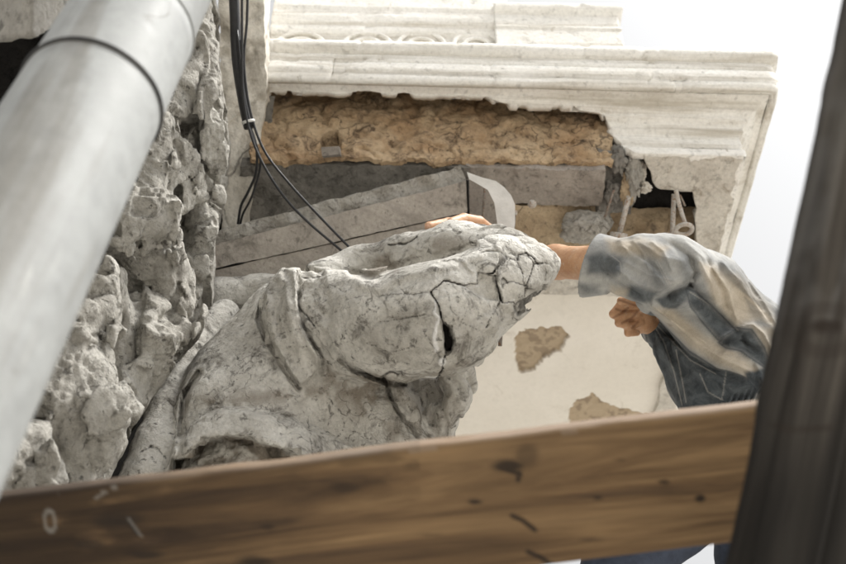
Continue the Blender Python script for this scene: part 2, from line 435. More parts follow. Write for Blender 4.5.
def mk_skin():
    n = N('skin', .5, .35)
    n.b.inputs['Subsurface Weight'].default_value = .12; n.b.inputs['Subsurface Radius'].default_value = (.012, .005, .003)
    a = n.noise(22, 6, .6); b = n.noise(260, 4, .6)
    col = n.ramp(a, [(.35, (.47, .255, .135)), (.65, (.60, .36, .21))])
    col = n.mix(n.ramp(n.noise(48, 6, .7, 1), [(.5, 0), (.68, .55)]), col, (.42, .20, .12)); col = n.mix(n.ramp(n.noise(75, 7, .75, 1, loc=(2, 5, 1)), [(.55, 0), (.66, .5)]), col, (.60, .50, .40))
    col = n.mix(n.attr('crease'), col, (.16, .06, .03))
    col = n.mix(n.attr('nail'), col, (.62, .40, .30))
    return n.done(col, n.bump(b, .0012, .6))
m_skin = mk_skin()
def mk_jacket():
    n = N('patched_denim', .85, .15)
    n.b.inputs['Sheen Weight'].default_value = .08
    wv = n.noise(420, 2, .5, co=n.map((1, .35, 1)))
    big = n.noise(9, 7, .62, .8); fad = n.noise(34, 7, .65, .5)
    light = n.ramp(big, [(.35, (.27, .275, .275)), (.62, (.43, .425, .40))])
    tan = n.ramp(big, [(.35, (.38, .325, .25)), (.62, (.52, .455, .365))])
    dark = n.ramp(fad, [(.35, (.045, .053, .060)), (.62, (.10, .113, .122))])
    col = n.mix(n.attr('tan'), light, tan); col = n.mix(n.attr('slate_and_shade'), col, dark)
    col = n.mix(n.attr('seam'), col, (.40, .385, .355)); col = n.mix(n.attr('edge'), col, (.05, .058, .068))
    col = n.mix(.22, col, n.ramp(wv, [(.3, .6), (.7, 1.15)]), 'MULTIPLY')
    col = n.mix(.5, col, n.ramp(fad, [(.3, .75), (.65, 1.12)]), 'MULTIPLY')
    nr = n.bump(wv, .0006, .5); nr = n.bump(n.noise(45, 6, .6), .004, .6, nr)
    return n.done(col, nr)
m_jacket = mk_jacket()
def flat(name, c, rough=.8, sc=40):
    n = N(name, rough, .25); a = n.noise(sc, 6, .6)
    return n.done(n.ramp(a, [(.3, tuple(x * .7 for x in c)), (.7, tuple(x * 1.2 for x in c))]), n.bump(n.noise(sc * 6, 4, .6), .001))
m_trouser = flat('navy_work_trousers', (.045, .055, .08)); m_hair = flat('dark_hair', (.03, .022, .016), .6, 120)
m_boot = flat('brown_boot_leather', (.06, .042, .03), .5)

# ------------------------------------------------------------------ world, sun, camera
w = bpy.data.worlds.new('World'); S.world = w; w.use_nodes = True
wt = w.node_tree; bg = wt.nodes['Background']
sky = wt.nodes.new('ShaderNodeTexSky'); sky.sky_type = 'NISHITA'; sky.sun_disc = False
SE, SA = 60, 112           # sun elevation and compass bearing (degrees): to the right of the camera
sky.sun_elevation = math.radians(SE); sky.sun_rotation = math.radians(SA)
sky.air_density = 1.0; sky.dust_density = 5.0; sky.ozone_density = 1.0
hs = wt.nodes.new('ShaderNodeHueSaturation'); hs.inputs['Saturation'].default_value = .03
wt.links.new(sky.outputs[0], hs.inputs['Color']); wt.links.new(hs.outputs[0], bg.inputs['Color'])
bg.inputs['Strength'].default_value = .145
sl = bpy.data.lights.new('sun', 'SUN'); sl.energy = 2.3; sl.angle = math.radians(14); sl.color = (1, .965, .91)
so = bpy.data.objects.new('sun', sl); COL.objects.link(so)
az = math.radians(SA)
sky.sun_rotation = az
sd = Vector((math.sin(az) * math.cos(math.radians(SE)), math.cos(az) * math.cos(math.radians(SE)), math.sin(math.radians(SE))))
so.rotation_euler = sd.to_track_quat('Z', 'Y').to_euler(); so.location = (2, -2, 6)
S.view_settings.view_transform = 'Standard'; S.view_settings.look = 'None'; S.view_settings.gamma = 1; S.view_settings.exposure = .72
cd = bpy.data.cameras.new('camera'); co = bpy.data.objects.new('camera', cd); COL.objects.link(co); S.camera = co
cd.sensor_width = 36; cd.lens = 36 * F / 846; cd.clip_start = .05; cd.clip_end = 500
co.matrix_world = Matrix(((RT[0], UP[0], -FWD[0], CAM[0]), (RT[1], UP[1], -FWD[1], CAM[1]), (RT[2], UP[2], -FWD[2], CAM[2]), (0, 0, 0, 1)))
cd.dof.use_dof = True; cd.dof.focus_distance = 2.12; cd.dof.aperture_fstop = 4.2

# ------------------------------------------------------------------ ground
g = np.array([[-150, -150, 0], [150, -150, 0], [150, 150, 0], [-150, 150, 0]], float)
tag(mesh('ground', g, [(0, 1, 2, 3)], m_ground, None, False), 'pale paved street far below the balcony', 'ground', kind='structure')

# ------------------------------------------------------------------ rubble wall
pl = [K(222, 20, 2.66), K(205, 330, 2.42), K(0, 470, 1.62)]
nn = np.cross(pl[1] - pl[0], pl[2] - pl[0]); nn /= np.linalg.norm(nn)
if nn[2] > 0: nn = -nn
BL = [(52, 405, 50, 95, .10), (100, 440, 38, 62, .085), (20, 470, 40, 50, .10), (190, 95, 32, 62, .06), (172, 175, 34, 42, .07), (128, 225, 24, 40, .08),
      (196, 235, 24, 52, .05), (150, 292, 28, 55, .075), (192, 300, 18, 45, .05), (168, 385, 26, 52, .06), (122, 360, 22, 70, .07), (104, 285, 24, 42, .08),
      (142, 150, 22, 38, .07), (206, 45, 18, 42, .05), (135, 320, 16, 40, .08), (75, 330, 26, 36, .11), (165, 60, 30, 50, .06), (208, 140, 16, 40, .05), (60, 520, 60, 40, .09), (140, 480, 30, 40, .06)]
bl = []
for x, y, rx, ry, pr in BL:
    r = K(x, y, 1); t = (pl[0] @ nn) / (r @ nn); c = r * t
    bl.append((c + nn * pr * .25, (rx * t / F, ry * t / F, pr * 1.0)))
RB = ([-60, 0, 20, 60, 110, 150, 200, 240, 300, 340, 400, 460, 520, 620], [214, 213, 219, 217, 226, 229, 226, 214, 212, 198, 148, 116, 92, 60])
def f_rubble(p):
    d = p @ nn - pl[0] @ nn + .012                       # >0 in front of the wall plane
    for c, r in bl: d = smin(d, ell(p, c, r), .018)
    near = np.abs(d) < .11
    if near.any():
        pn = p[near]; w3 = np.stack([fbm(pn, 8, 3, 3), fbm(pn, 8, 3, 4), fbm(pn, 8, 3, 5)], 1)
        q = (pn + .030 * w3) * np.array([1.2, .8, 1.0])
        d1, d2, hf = worley(q, 6.8, 21, (.050, .15))
        e = hf + .012 * (1 - sm(0, .12, d2 - d1))
        e1, e2, h2 = worley((pn + .016 * w3[:, ::-1]) * np.array([1.2, .85, 1.1]), 19, 41, (.010, .050))
        e = e + h2 + .004 * (1 - sm(0, .16, e2 - e1))
        e = e - .010 * fbm(pn, 14, 4, 11, .6) + .008 * sm(.3, .6, fbm(pn, 15, 3, 97)) - .004 * fbm(pn, 60, 4, 98)
        d = d.copy(); d[near] += e
    x, y = pxy(p)
    d = np.maximum(d, np.minimum((84 - x), (135 - y)) * p[:, 2] / F)      # hollow beside the ledge
    ed = (x - np.interp(y, RB[1 - 1], RB[1])) * p[:, 2] / F - .012 * fbm(p, 22, 4, 61)
    d = np.maximum(d, ed)
    return np.maximum(d, -(p @ nn - pl[0] @ nn) - .13)
rub = sdfobj('rubble_wall', f_rubble, (-1.15, -.62, 1.05), (-.36, .86, 2.95), .0052, m_rubble)
tag(rub, 'pale rough wall of bare rubble stone with its plaster gone, behind the pipe', 'wall')

# ledge block above the pipe
hull = [P(-60, -60, 1.75), P(32, -60, 1.52), P(105, -60, 1.72), P(32, 37, 1.50), P(-60, 48, 1.72), P(84, 2, 1.66), P(56, 30, 1.56)]
hull += [h + (h - CAM) * .25 + UP * .06 for h in hull]
bm = bmesh.new(); [bm.verts.new(h) for h in hull]; bmesh.ops.convex_hull(bm, input=bm.verts)
bmesh.ops.delete(bm, geom=[v for v in bm.verts if not v.link_faces], context='VERTS')
bmesh.ops.triangulate(bm, faces=bm.faces); bmesh.ops.subdivide_edges(bm, edges=bm.edges, cuts=12, use_grid_fill=True)
bm.verts.index_update(); bmesh.ops.recalc_face_normals(bm, faces=bm.faces)
V = np.array([v.co[:] for v in bm.verts]); Nn = np.array([v.normal[:] for v in bm.verts]); Fs = [[v.index for v in f.verts] for f in bm.faces]; bm.free()
V = V + Nn * (fbm(V, 20, 5, 3) * .016)[:, None]
tag(mesh('stone_ledge', V, Fs, m_ledge), 'grey broken stone ledge jutting from the wall above the drainpipe', 'ledge')
# wall face behind ledge and pipe, coloured near-black to stand for the gap's shade
o = rough('shade_wall', [P(-140, -120, 2.0), P(150, -120, 2.35), P(110, 180, 2.2), P(-140, 180, 1.85)], m_dark, None, .012, .12, .05, 8, 5, 77)
tag(o, 'stretch of wall in the gap under the stone ledge, coloured near-black as shade', 'wall')

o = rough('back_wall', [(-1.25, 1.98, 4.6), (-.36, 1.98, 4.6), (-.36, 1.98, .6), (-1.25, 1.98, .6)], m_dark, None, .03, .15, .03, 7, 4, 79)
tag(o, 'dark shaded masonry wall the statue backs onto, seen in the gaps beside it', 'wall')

# pier with exposed brick
pier = empty('plaster_pier', P(240, 240, 2.78), 'narrow upright strip of cracked cream plaster behind the black cables', 'pier')
def chip(p): 
    return -.010 * sm(.1, .35, fbm(p, 14, 4, 91))
rough('plaster_face', [P(219, -60, 2.80), P(262, -60, 2.80), P(266, 96, 2.80), P(219, 130, 2.78)], m_pier, pier, .006, .09, .004, 14, 4, 5, chip)
rough('plaster_face', [P(219, 128, 2.785), P(266, 94, 2.805), P(246, 236, 2.78), P(222, 236, 2.77)], m_pier, pier, .006, .09, .006, 14, 4, 6, chip, .003)
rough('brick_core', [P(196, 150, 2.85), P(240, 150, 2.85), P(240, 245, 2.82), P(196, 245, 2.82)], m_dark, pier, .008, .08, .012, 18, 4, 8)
lump('exposed_brick', K(213, 213, 2.76), (.012, .016, .02), m_brick, pier, .3, 4)
rough('return_face', [P(250, 96, 2.86), P(275, 96, 2.88), P(262, 235, 2.84), P(236, 235, 2.82)], m_grey, pier, .008, .05, .006, 14, 4, 9)

# ------------------------------------------------------------------ balcony
Yb = 1.585; X0 = .868; ZS = 2.30
bal = empty('balcony', (0.2, 2.0, 1.5 + 2.2), 'white weathered balcony with stepped cornice and a large hole broken in its plaster', 'balcony')
zz = lambda Y, py: Y * math.tan(TH + math.atan((CY - py) / F))
upper = [(.00, 2.95), (.06, 2.95), (.118, 2.632), (.118, 2.618), (.112, 2.614), (.088, 2.610), (.088, 2.602), (.094, 2.600), (.098, 2.590), (.098, 2.562), (.091, 2.559), (.091, 2.552), (.098, 2.549), (.098, 2.515), (.092, 2.507), (.092, 2.485), (.086, 2.478)]
upper[0] = (-.06, 2.64); upper[1] = (.05, 2.64)
lower = [(.086, 2.478), (.066, 2.474), (.060, 2.462), (.052, 2.456), (.052, 2.452), (.044, 2.450), (.034, 2.440), (.034, 2.434), (.026, 2.431), (.018, 2.424), (.012, 2.412), (.012, 2.400), (.003, 2.396), (.000, 2.388), (.000, 2.350), (-.004, 2.344), (-.004, 2.334), (.002, 2.328), (.002, 2.304), (.0, 2.298)]
def dens(pr, st):
    out = [pr[0]]
    for a, b in zip(pr[:-1], pr[1:]):
        k = max(1, int(math.hypot(b[0] - a[0], b[1] - a[1]) / st))
        out += [(a[0] + (b[0] - a[0]) * t / k, a[1] + (b[1] - a[1]) * t / k) for t in range(1, k + 1)]
    return np.array(out)
XL = -.47
HB = ([250, 262, 300, 330, 380, 430, 470, 510, 540, 580, 600, 612, 622, 634, 640, 644, 650], [92, 93, 90, 93, 92, 95, 97, 103, 104, 109, 114, 122, 136, 150, 152, 158, 400])
def sweep(pr, nfront, nside, side):
    off, z = pr[:, 0], pr[:, 1]
    u = np.linspace(0, 1, nfront)
    fx = XL + u[:, None] * (X0 + off[None] - XL)
    A = np.stack([fx, np.broadcast_to(Yb - off, fx.shape), np.broadcast_to(z + 1.5, fx.shape)], -1)
    v = np.linspace(0, 1, nside)[1:]
    sy = Yb - off[None] + v[:, None] * (side + off[None])
    B = np.stack([np.broadcast_to(X0 + off, sy.shape), sy, np.broadcast_to(z + 1.5, sy.shape)], -1)
    return np.concatenate([A, B])
def weather(G, amp, seed, chipamp=.006):
    p = G.reshape(-1, 3); n = fbm(p, 9, 4, seed) * amp + fbm(p, 60, 3, seed + 3) * amp * .35
    ch = sm(.22, .42, fbm(p, 16, 4, seed + 7)) * chipamp
    d = (n - ch)[:, None] * np.array([.2, -.8, -.5])
    return (p + d).reshape(G.shape)
gridobj('cornice', weather(sweep(dens(upper, .007), 260, 60, 1.3), .0014, 3), m_cornice, bal, .02, smooth=True)
lp = dens(lower, .005)
G = sweep(lp, 330, 60, 1.3); L = lp.shape[0]; TE = []
for i in range(330):
    px, py = PIX(G[i]); mx = px.mean()
    yb = np.interp(mx, *HB) + 3.5 * fbm(np.array([[mx * .05, 3., 1.]]), 1, 5, 2)[0] + 1.1 * fbm(np.array([[mx * .16, 8., 1.]]), 1, 3, 5)[0]
    k = np.arange(L); mono = np.maximum.accumulate(py + 1e-4 * k)
    te = np.interp(yb, mono, k, left=.6, right=L - 1)
    TE.append(max(te, .6))
TE = np.convolve(np.pad(TE, 5, mode='edge'), np.hanning(13)[1:-1] / np.hanning(13)[1:-1].sum(), 'valid')
TE = np.clip(TE + 1.1 * fbm(np.arange(330)[:, None] * np.array([[.13, 0, 0]]) + 5.5, 1, 4, 6) * (TE < L - 2), .5, L - 1)
for i in range(330):
    k = np.arange(L); t = np.linspace(0, TE[i], L)
    G[i] = np.stack([np.interp(t, k, G[i][:, c]) for c in range(3)], 1)
gridobj('lower_moulding', weather(G, .0014, 13, .004), m_cornice, bal, .022)
# plaster soffit border right of the hole
SB = ([148, 152, 160, 170, 182, 188, 189.5, 191, 200, 225, 250, 262, 300], [636, 642, 645, 649, 652, 657, 660, 693, 695, 696, 697, 698, 700])
rows = []
for Yw in np.linspace(Yb + .001, Yb + .56, 150):
    y = PIX(np.array([.70, Yw, ZS + 1.5]))[1]
    xx = np.interp(y, *SB) + 2.0 * fbm(np.array([[y * .12, 1., 5.]]), 1, 4, 8)[0]
    c_ = [PIX(np.array([q, Yw, ZS + 1.5]))[0] for q in (.2, .9)]
    x0 = .2 + .7 * (xx - c_[0]) / (c_[1] - c_[0])
    rows.append([(x0 + (X0 - x0) * t, Yw, ZS + 1.5) for t in np.linspace(0, 1, 60)])
G = np.array(rows); p = G.reshape(-1, 3); p[:, 2] += fbm(p, 16, 5, 15) * .006
gridobj('soffit_border', p.reshape(G.shape), m_soffit, bal, .035)
# side return continuing the border
rough('soffit_border', [(.80, 2.02, 3.8), (X0, 2.02, 3.8), (X0, 3.3, 3.8), (.80, 3.3, 3.8)], m_soffit, bal, .02, .04, .004, 12, 3, 33)
# edge strip beyond the hole
Ye = PZ(560, 248, ZS)[1]; Yf = PZ(560, 293, ZS)[1]
rough('soffit_edge', [(-.5, Ye, 3.79), (.70, Ye, 3.79), (.70, Yf, 3.795), (-.5, Yf, 3.795)], m_soffit, bal, .006, .05, .010, 14, 5, 23)
# smooth panel with fallen-plaster patches
x = np.linspace(-.75, .86, 400); y = np.concatenate([np.linspace(Yf - .01, 3.0, 330), np.linspace(3.05, 3.4, 8)])
Xg, Yg = np.meshgrid(x, y, indexing='ij'); G = np.stack([Xg, Yg, np.full_like(Xg, 1.5 + ZS + .02)], -1); p = G.reshape(-1, 3)
qx, qy = PIX(p)
nz = 5 * fbm(p, 12, 5, 3) + 3 * fbm(p, 55, 3, 9)
pa = sdpoly(qx, qy, [(512, 340), (520, 334), (540, 329), (562, 327), (567, 336), (560, 350), (545, 358), (530, 370), (522, 372), (517, 356)])
pb = sdpoly(qx, qy, [(570, 414), (578, 403), (592, 394), (606, 404), (620, 410), (650, 416), (640, 430), (575, 430)])
pc = sdpoly(qx, qy, [(465, 395), (480, 400), (482, 425), (465, 432)]) + 60
dd = np.minimum.reduce([pa, pb]) + nz
bare = 1 - sm(-.8, .8, dd)
spot = bare * sm(.02, .22, fbm(p, 42, 4, 19))
p[:, 2] += bare * (.011 + .005 * fbm(p, 45, 4, 4)) + .0015 * fbm(p, 5, 3, 6)
gridobj('soffit_panel', p.reshape(G.shape), m_panel, bal, .03, attrs={'bare': bare, 'barespot': spot * .8})
# slab above everything
box8('floor_slab', [np.array(v) + [0, 0, 1.5] for v in [(-.8, 1.62, 2.70), (X0 - .02, 1.62, 2.70), (X0 - .02, 1.62, 2.56), (-.8, 1.62, 2.56), (-.8, 3.4, 2.70), (X0 - .02, 3.4, 2.70), (X0 - .02, 3.4, 2.56), (-.8, 3.4, 2.56)]], m_grey, bal, 0)
# brown stone core behind the broken fascia
def stones(p):
    q = p * np.array([1, 1, 1.6]); d1, d2 = worley(q + .02 * fbm(p, 14, 2, 1)[:, None], 8.5, 51)
    h = -.009 * (1 - sm(0, .16, d2 - d1)) + .008 * fbm(p, 34, 5, 2, .62)
    hx, hy = PIX(p)
    return h - .05 * (sdpoly(hx, hy, [(321, 131), (340, 128), (341, 150), (321, 150)]) < 0)
Yi = Yb + .012
rough('stone_infill', [PY(250, 78, Yi), PY(616, 80, Yi), PY(612, 161, Yi), PY(250, 158, Yi)], m_brown, bal, .0055, .014, .012, 10, 5, 43, stones, .006)
extrude_poly('timber_wedge', [(321, 147), (339, 146), (340, 154), (322, 156)], lambda x, y: 2.70, .05, m_mauve, bal)
# concrete lintel soffits
ZL = 2.262
rough('concrete_lintel', [PZ(240, 164, ZL), PZ(470, 167, ZL), PZ(470, 232, ZL), PZ(240, 232, ZL)], m_grey, bal, .007, .06, .014, 14, 6, 63)
rough('concrete_lintel', [PZ(466, 167, ZL - .003), PZ(607, 170, ZL - .003), PZ(600, 206, ZL - .01), PZ(466, 204, ZL - .01)], m_mauve, bal, .006, .06, .004, 10, 5, 64, lambda p: -.006 * sm(.2, .35, fbm(p, 30, 4, 8)))
rough('corner_stone', [P(598, 150, 2.80), P(640, 152, 2.84), P(632, 215, 2.86), P(598, 212, 2.84)], m_grey, bal, .006, .05, .03, 16, 5, 65)
rough('ochre_stone', [P(502, 203, 2.83), P(600, 205, 2.86), P(603, 264, 2.92), P(502, 258, 2.88)], m_brown2, bal, .006, .07, .012, 12, 5, 66)
rough('cavity_stone', [P(596, 208, 3.02), P(712, 208, 3.04), P(712, 268, 3.00), P(596, 268, 2.98)], m_brown2, bal, .01, .06, .02, 14, 5, 67)
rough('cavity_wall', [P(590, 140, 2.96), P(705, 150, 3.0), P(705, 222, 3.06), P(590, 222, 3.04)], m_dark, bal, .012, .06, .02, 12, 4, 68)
lump('mortar_lump', K(583, 228, 2.83), (.060, .045, .05), m_rim, bal, .42, 12, 1.8)
lump('mortar_lump', K(602, 222, 2.85), (.028, .032, .03), m_rim, bal, .4, 15, 2)
for k, (a, b, rx, ry, mm) in enumerate([(634, 176, .020, .052, m_rim), (628, 190, .018, .040, m_brown2), (641, 170, .013, .030, m_soffit), (618, 160, .022, .036, m_grey), (645, 188, .016, .013, m_soffit), (612, 192, .020, .03, m_grey)]):
    lump('plaster_chunk', K(a, b, 2.80 + .012 * (k % 3)), (rx, ry, rx * .8), mm, bal, .75, 20 + k, 2.2, 5)
# iron fixings
def part_root(name): return None
rod = tube('hanger_rod', [P(629, 196, 2.80), P(619, 235, 2.81)], .0075, m_bolt, bal, 12, False)
tube('rod_washer', [P(619, 233, 2.81), P(618, 239, 2.81)], .024, m_bolt, rod, 20, False)
tube('thin_rod', [P(614, 190, 2.79), P(605, 217, 2.79)], .0035, m_iron, bal, 8, False)
eb = tube('eyebolt', [P(676, 190, 2.80), P(679, 204, 2.79), P(686, 226, 2.77)], [.0062, .0062, .0052], m_bolt, bal, 12)
ring('eye', P(684, 229.5, 2.765), FWD * .62 + UP * .78, .0215, .0062, m_bolt, eb)
ab = tube('anchor_bolt', [P(674, 194, 2.83), P(671, 262, 2.83)], .0066, m_bolt, bal, 12, False)
tube('rod_washer', [P(671.6, 233, 2.83), P(671.3, 238, 2.83)], .024, m_bolt, ab, 20, False)
tube('thin_rod', [P(680, 195, 2.80), P(685, 206, 2.79)], .0028, m_iron, bal, 8, False)
# upper parapet tier with rosettes
Yp = 1.60
zt = 3.20
pp = dens([(-.10, 2.62), (.0, 2.62), (.0, 2.93), (.004, 2.94), (.012, 2.95), (.016, 2.965), (.016, 2.985), (.022, 2.99), (.03, 3.02), (.03, 3.06), (.036, 3.07), (.036, 3.30)], .008)
def tier(name, x0, x1, pr, Yp, parent, side=.5, mt=m_cornice, seed=0, nf=90):
    off, z = pr[:, 0], pr[:, 1]; u = np.linspace(0, 1, nf)
    fx = x0 + u[:, None] * (x1 + off[None] - x0)
    A = np.stack([fx, np.broadcast_to(Yp - off, fx.shape), np.broadcast_to(z + 1.5, fx.shape)], -1)
    v = np.linspace(0, 1, 20)[1:]; sy = Yp - off[None] + v[:, None] * (side + off[None])
    B = np.stack([np.broadcast_to(x1 + off, sy.shape), sy, np.broadcast_to(z + 1.5, sy.shape)], -1)
    return gridobj(name, weather(np.concatenate([A, B]), .002, 21 + seed, .004), mt, parent, .02)
xa = PY(268, 40, Yp)[0]; xb = PY(497, 30, Yp)[0]; xc = PY(623, 40, Yp - .03)[0]
tier('parapet', xa, xb, pp, Yp, bal, .1, seed=1)
e0, e1, e2 = zz(Yp - .03, 50), zz(Yp - .03, 25), zz(Yp - .045, 2)
pd = dens([(-.1, 2.62), (0, 2.62), (0, e1 - .012), (.004, e1 - .006), (.004, e1 + .006), (.0, e1 + .012), (.002, e2 - .045), (.012, e2 - .035), (.02, e2 - .025), (.022, e2), (-.1, e2)], .008)
tier('pedestal', xb - .01, xc, pd, Yp - .03, bal, .35, seed=2, nf=70)
for px in (300, 367, 421, 477):
    c = PY(px, 45, Yp - .004)
    rs = ring('rosette', c, (0, -1, 0), .074, .009, m_cornice, bal, 48, 8, .8)
    ring('inner_ring', c, (0, -1, 0), .040, .008, m_cornice, rs, 36, 8, .8)
# left stile of the fascia, a plain upright beside the pier
box8('cornice_stop', [PY(256, -40, 1.50), PY(272, -40, 1.50), PY(266, 84, 1.50), PY(256, 84, 1.50), PY(256, -40, 1.62), PY(272, -40, 1.62), PY(266, 84, 1.62), PY(256, 84, 1.62)], m_cornice, bal, .004)

# ------------------------------------------------------------------ corbel beam over the statue
beam = empty('corbel_beam', P(340, 260, 2.6), 'long slanting grey beam with a seam along it, over the statue', 'beam')
dl, dr = 2.50, 2.74
dB = lambda px: dl + (dr - dl) * (px - 205) / 265
ext = lambda x, y, k=0: P(x, y, dB(x) + k)
def q4(pts, k=0): return [ext(x, y, k) for x, y in pts]
rough('upper_face', q4([(200, 248), (466, 181), (467, 212), (200, 272)]), m_beam, beam, .005, .10, .0025, 7, 4, 71, None, .0012)
rough('lower_face', q4([(200, 273.5), (467, 213.5), (471, 262), (200, 312)], .006), m_beam, beam, .006, .10, .0025, 7, 4, 72, None, .0012)
rough('mortar_rim', q4([(200, 236), (462, 166), (467, 184), (200, 251)], .015), m_rim, beam, .005, .10, .024, 15, 6, 73)
rough('beam_end', [P(467, 180, 2.76), P(492, 186, 2.80), P(512, 262, 2.86), P(470, 256, 2.80)], m_mauve, beam, .006, .05, .004, 10, 4, 74)
tube('end_joint', [P(467.5, 180, 2.75), P(468, 205, 2.755), P(470, 240, 2.77)], .004, m_dark, beam, 8)
tube('thin_rod', [P(485, 184, 2.76), P(482, 232, 2.76)], .0035, m_iron, beam, 8, False)
extrude_poly('metal_tongue', [(467, 172), (482.5, 177.5), (496, 181), (504, 187), (511, 195), (515, 204), (515, 223), (512, 246), (500, 246), (497, 221), (494.5, 203), (488, 190), (478, 184), (469, 179)],
             lambda x, y: 2.70 - .0012 * (y - 175), .005, m_strap, beam)
bo = tube('capped_bolt', [P(514, 214, 2.68), P(512, 238, 2.68)], .006, m_iron, beam, 12, False)
tube('bolt_cap', [P(514.3, 210.5, 2.68), P(514, 215, 2.68)], .0085, m_bolt, bo, 14, False)
lump('bolt_head', K(532, 204, 2.76), (.012, .012, .012), m_bolt, beam, .1, 2, 1, 3)

# ------------------------------------------------------------------ statue
CR = [([(431, 292), (438, 302), (441, 312), (442, 322)], 1.5, .016), ([(446, 352), (443, 366), (437, 378)], 1.0, .010), ([(345, 300), (362, 296), (380, 297)], .5, .003), ([(404, 293), (398, 312), (402, 330), (396, 352)], .45, .003), ([(468, 305), (462, 322), (452, 336)], .45, .003), ([(505, 262), (500, 272), (508, 284)], .5, .003), ([(470, 262), (480, 268), (490, 262)], .5, .004), ([(415, 300), (418, 318)], .4, .003), ([(350, 360), (372, 364), (390, 360), (410, 364)], .5, .003), ([(268, 360), (250, 352), (232, 356)], .4, .003), ([(335, 440), (345, 425), (340, 412)], .5, .004), ([(330, 285), (345, 292), (350, 310)], .45, .003), ([(431, 292), (444, 281), (463, 284.5), (477, 283), (478, 272), (493, 273), (499, 266)], 1.1, .010),
      ([(496, 276), (498.5, 289), (500, 301)], 2.0, .024), ([(500, 301), (497, 306), (491, 318), (487, 328)], 1.0, .008),
      ([(480, 253), (499, 251), (507, 258), (516, 261), (523, 275), (525, 291)], .75, .006),
      ([(517, 260), (518, 254), (526, 252), (532, 257), (537, 264)], 1.2, .009), ([(545, 268), (546, 280)], .7, .005),
      ([(500, 302), (508, 302), (516, 304), (525, 299), (543, 289)], 1.0, .008),
      ([(380, 296), (402, 294), (428, 292)], .6, .005), ([(378, 322), (400, 319), (427, 314)], .7, .006),
      ([(399, 270), (400, 290), (404, 293)], .5, .004), ([(299, 306), (306, 315), (314, 327)], 1.2, .008),
      ([(279, 335), (290, 332), (303, 329.5)], .6, .005), ([(308, 423), (311, 440), (314, 456)], .8, .006),
      ([(140, 452), (150, 447), (157, 448), (166, 459)], .8, .006), ([(162, 405), (168, 401), (174, 408), (176, 428)], .7, .005),
      ([(366, 374), (378, 378), (390, 372), (402, 372)], 1.1, .007), ([(302, 277), (310, 279), (318, 277)], .8, .006),
      ([(388, 245), (405, 244), (412, 240), (418, 237)], 1.1, .008), ([(430, 342), (436, 350), (440, 358)], .6, .004),
      ([(352, 431), (358, 432), (362, 436), (372, 439)], .7, .005), ([(330, 400), (340, 412), (352, 420)], .6, .005), ([(455, 365), (470, 356), (485, 347)], .6, .004),
      ([(380, 350), (395, 352), (412, 346), (428, 348)], .5, .004), ([(447, 292), (452, 310), (460, 322), (478, 330)], .45, .003), ([(340, 345), (352, 335), (358, 318), (372, 310)], .5, .004)]
STRAP = [(264.6, 292), (262, 319), (270, 338), (280.5, 356), (300.5, 386), (310, 379), (319, 370), (319, 356), (308, 340), (300.5, 325), (297, 305), (296, 285), (300, 268), (280, 268)]
BANDT = [(170, 442), (184, 436), (190, 426), (200, 417), (218, 410), (240, 409), (262, 412), (294, 419), (330, 434), (360, 452), (330, 462), (301, 458), (284, 450), (263, 445), (245, 438), (226, 436), (212, 439), (201, 443), (190, 452), (182, 458), (168, 460)]
CORE = [(168, 462), (182, 458), (190, 452), (201, 443), (212, 439), (226, 436), (245, 438), (263, 445), (284, 450), (301, 458), (330, 462), (350, 470), (350, 560), (160, 560)]
HOLE = [(441, 321), (450, 327), (454, 340), (451, 352), (446, 353), (443, 345), (444, 335)]
FLAT = [(464, 287), (478, 283), (479, 273), (496, 276), (499, 301), (488, 300), (474, 294)]
UND = [(512, 305), (524, 299), (545, 288), (541, 297), (533, 306), (518, 318)]
ARMB = [(335, 326, 2.14, 54), (395, 325, 2.06, 56), (440, 316, 2.03, 56), (496, 282, 2.05, 43), (535, 267, 2.08, 21), (547, 265, 2.09, 9)]
def plates(p):
    w3 = np.stack([fbm(p, 15, 3, 63), fbm(p, 15, 3, 64), fbm(p, 15, 3, 65)], 1)
    return worley(p + .020 * w3, 12.5, 301, (.007, .022))
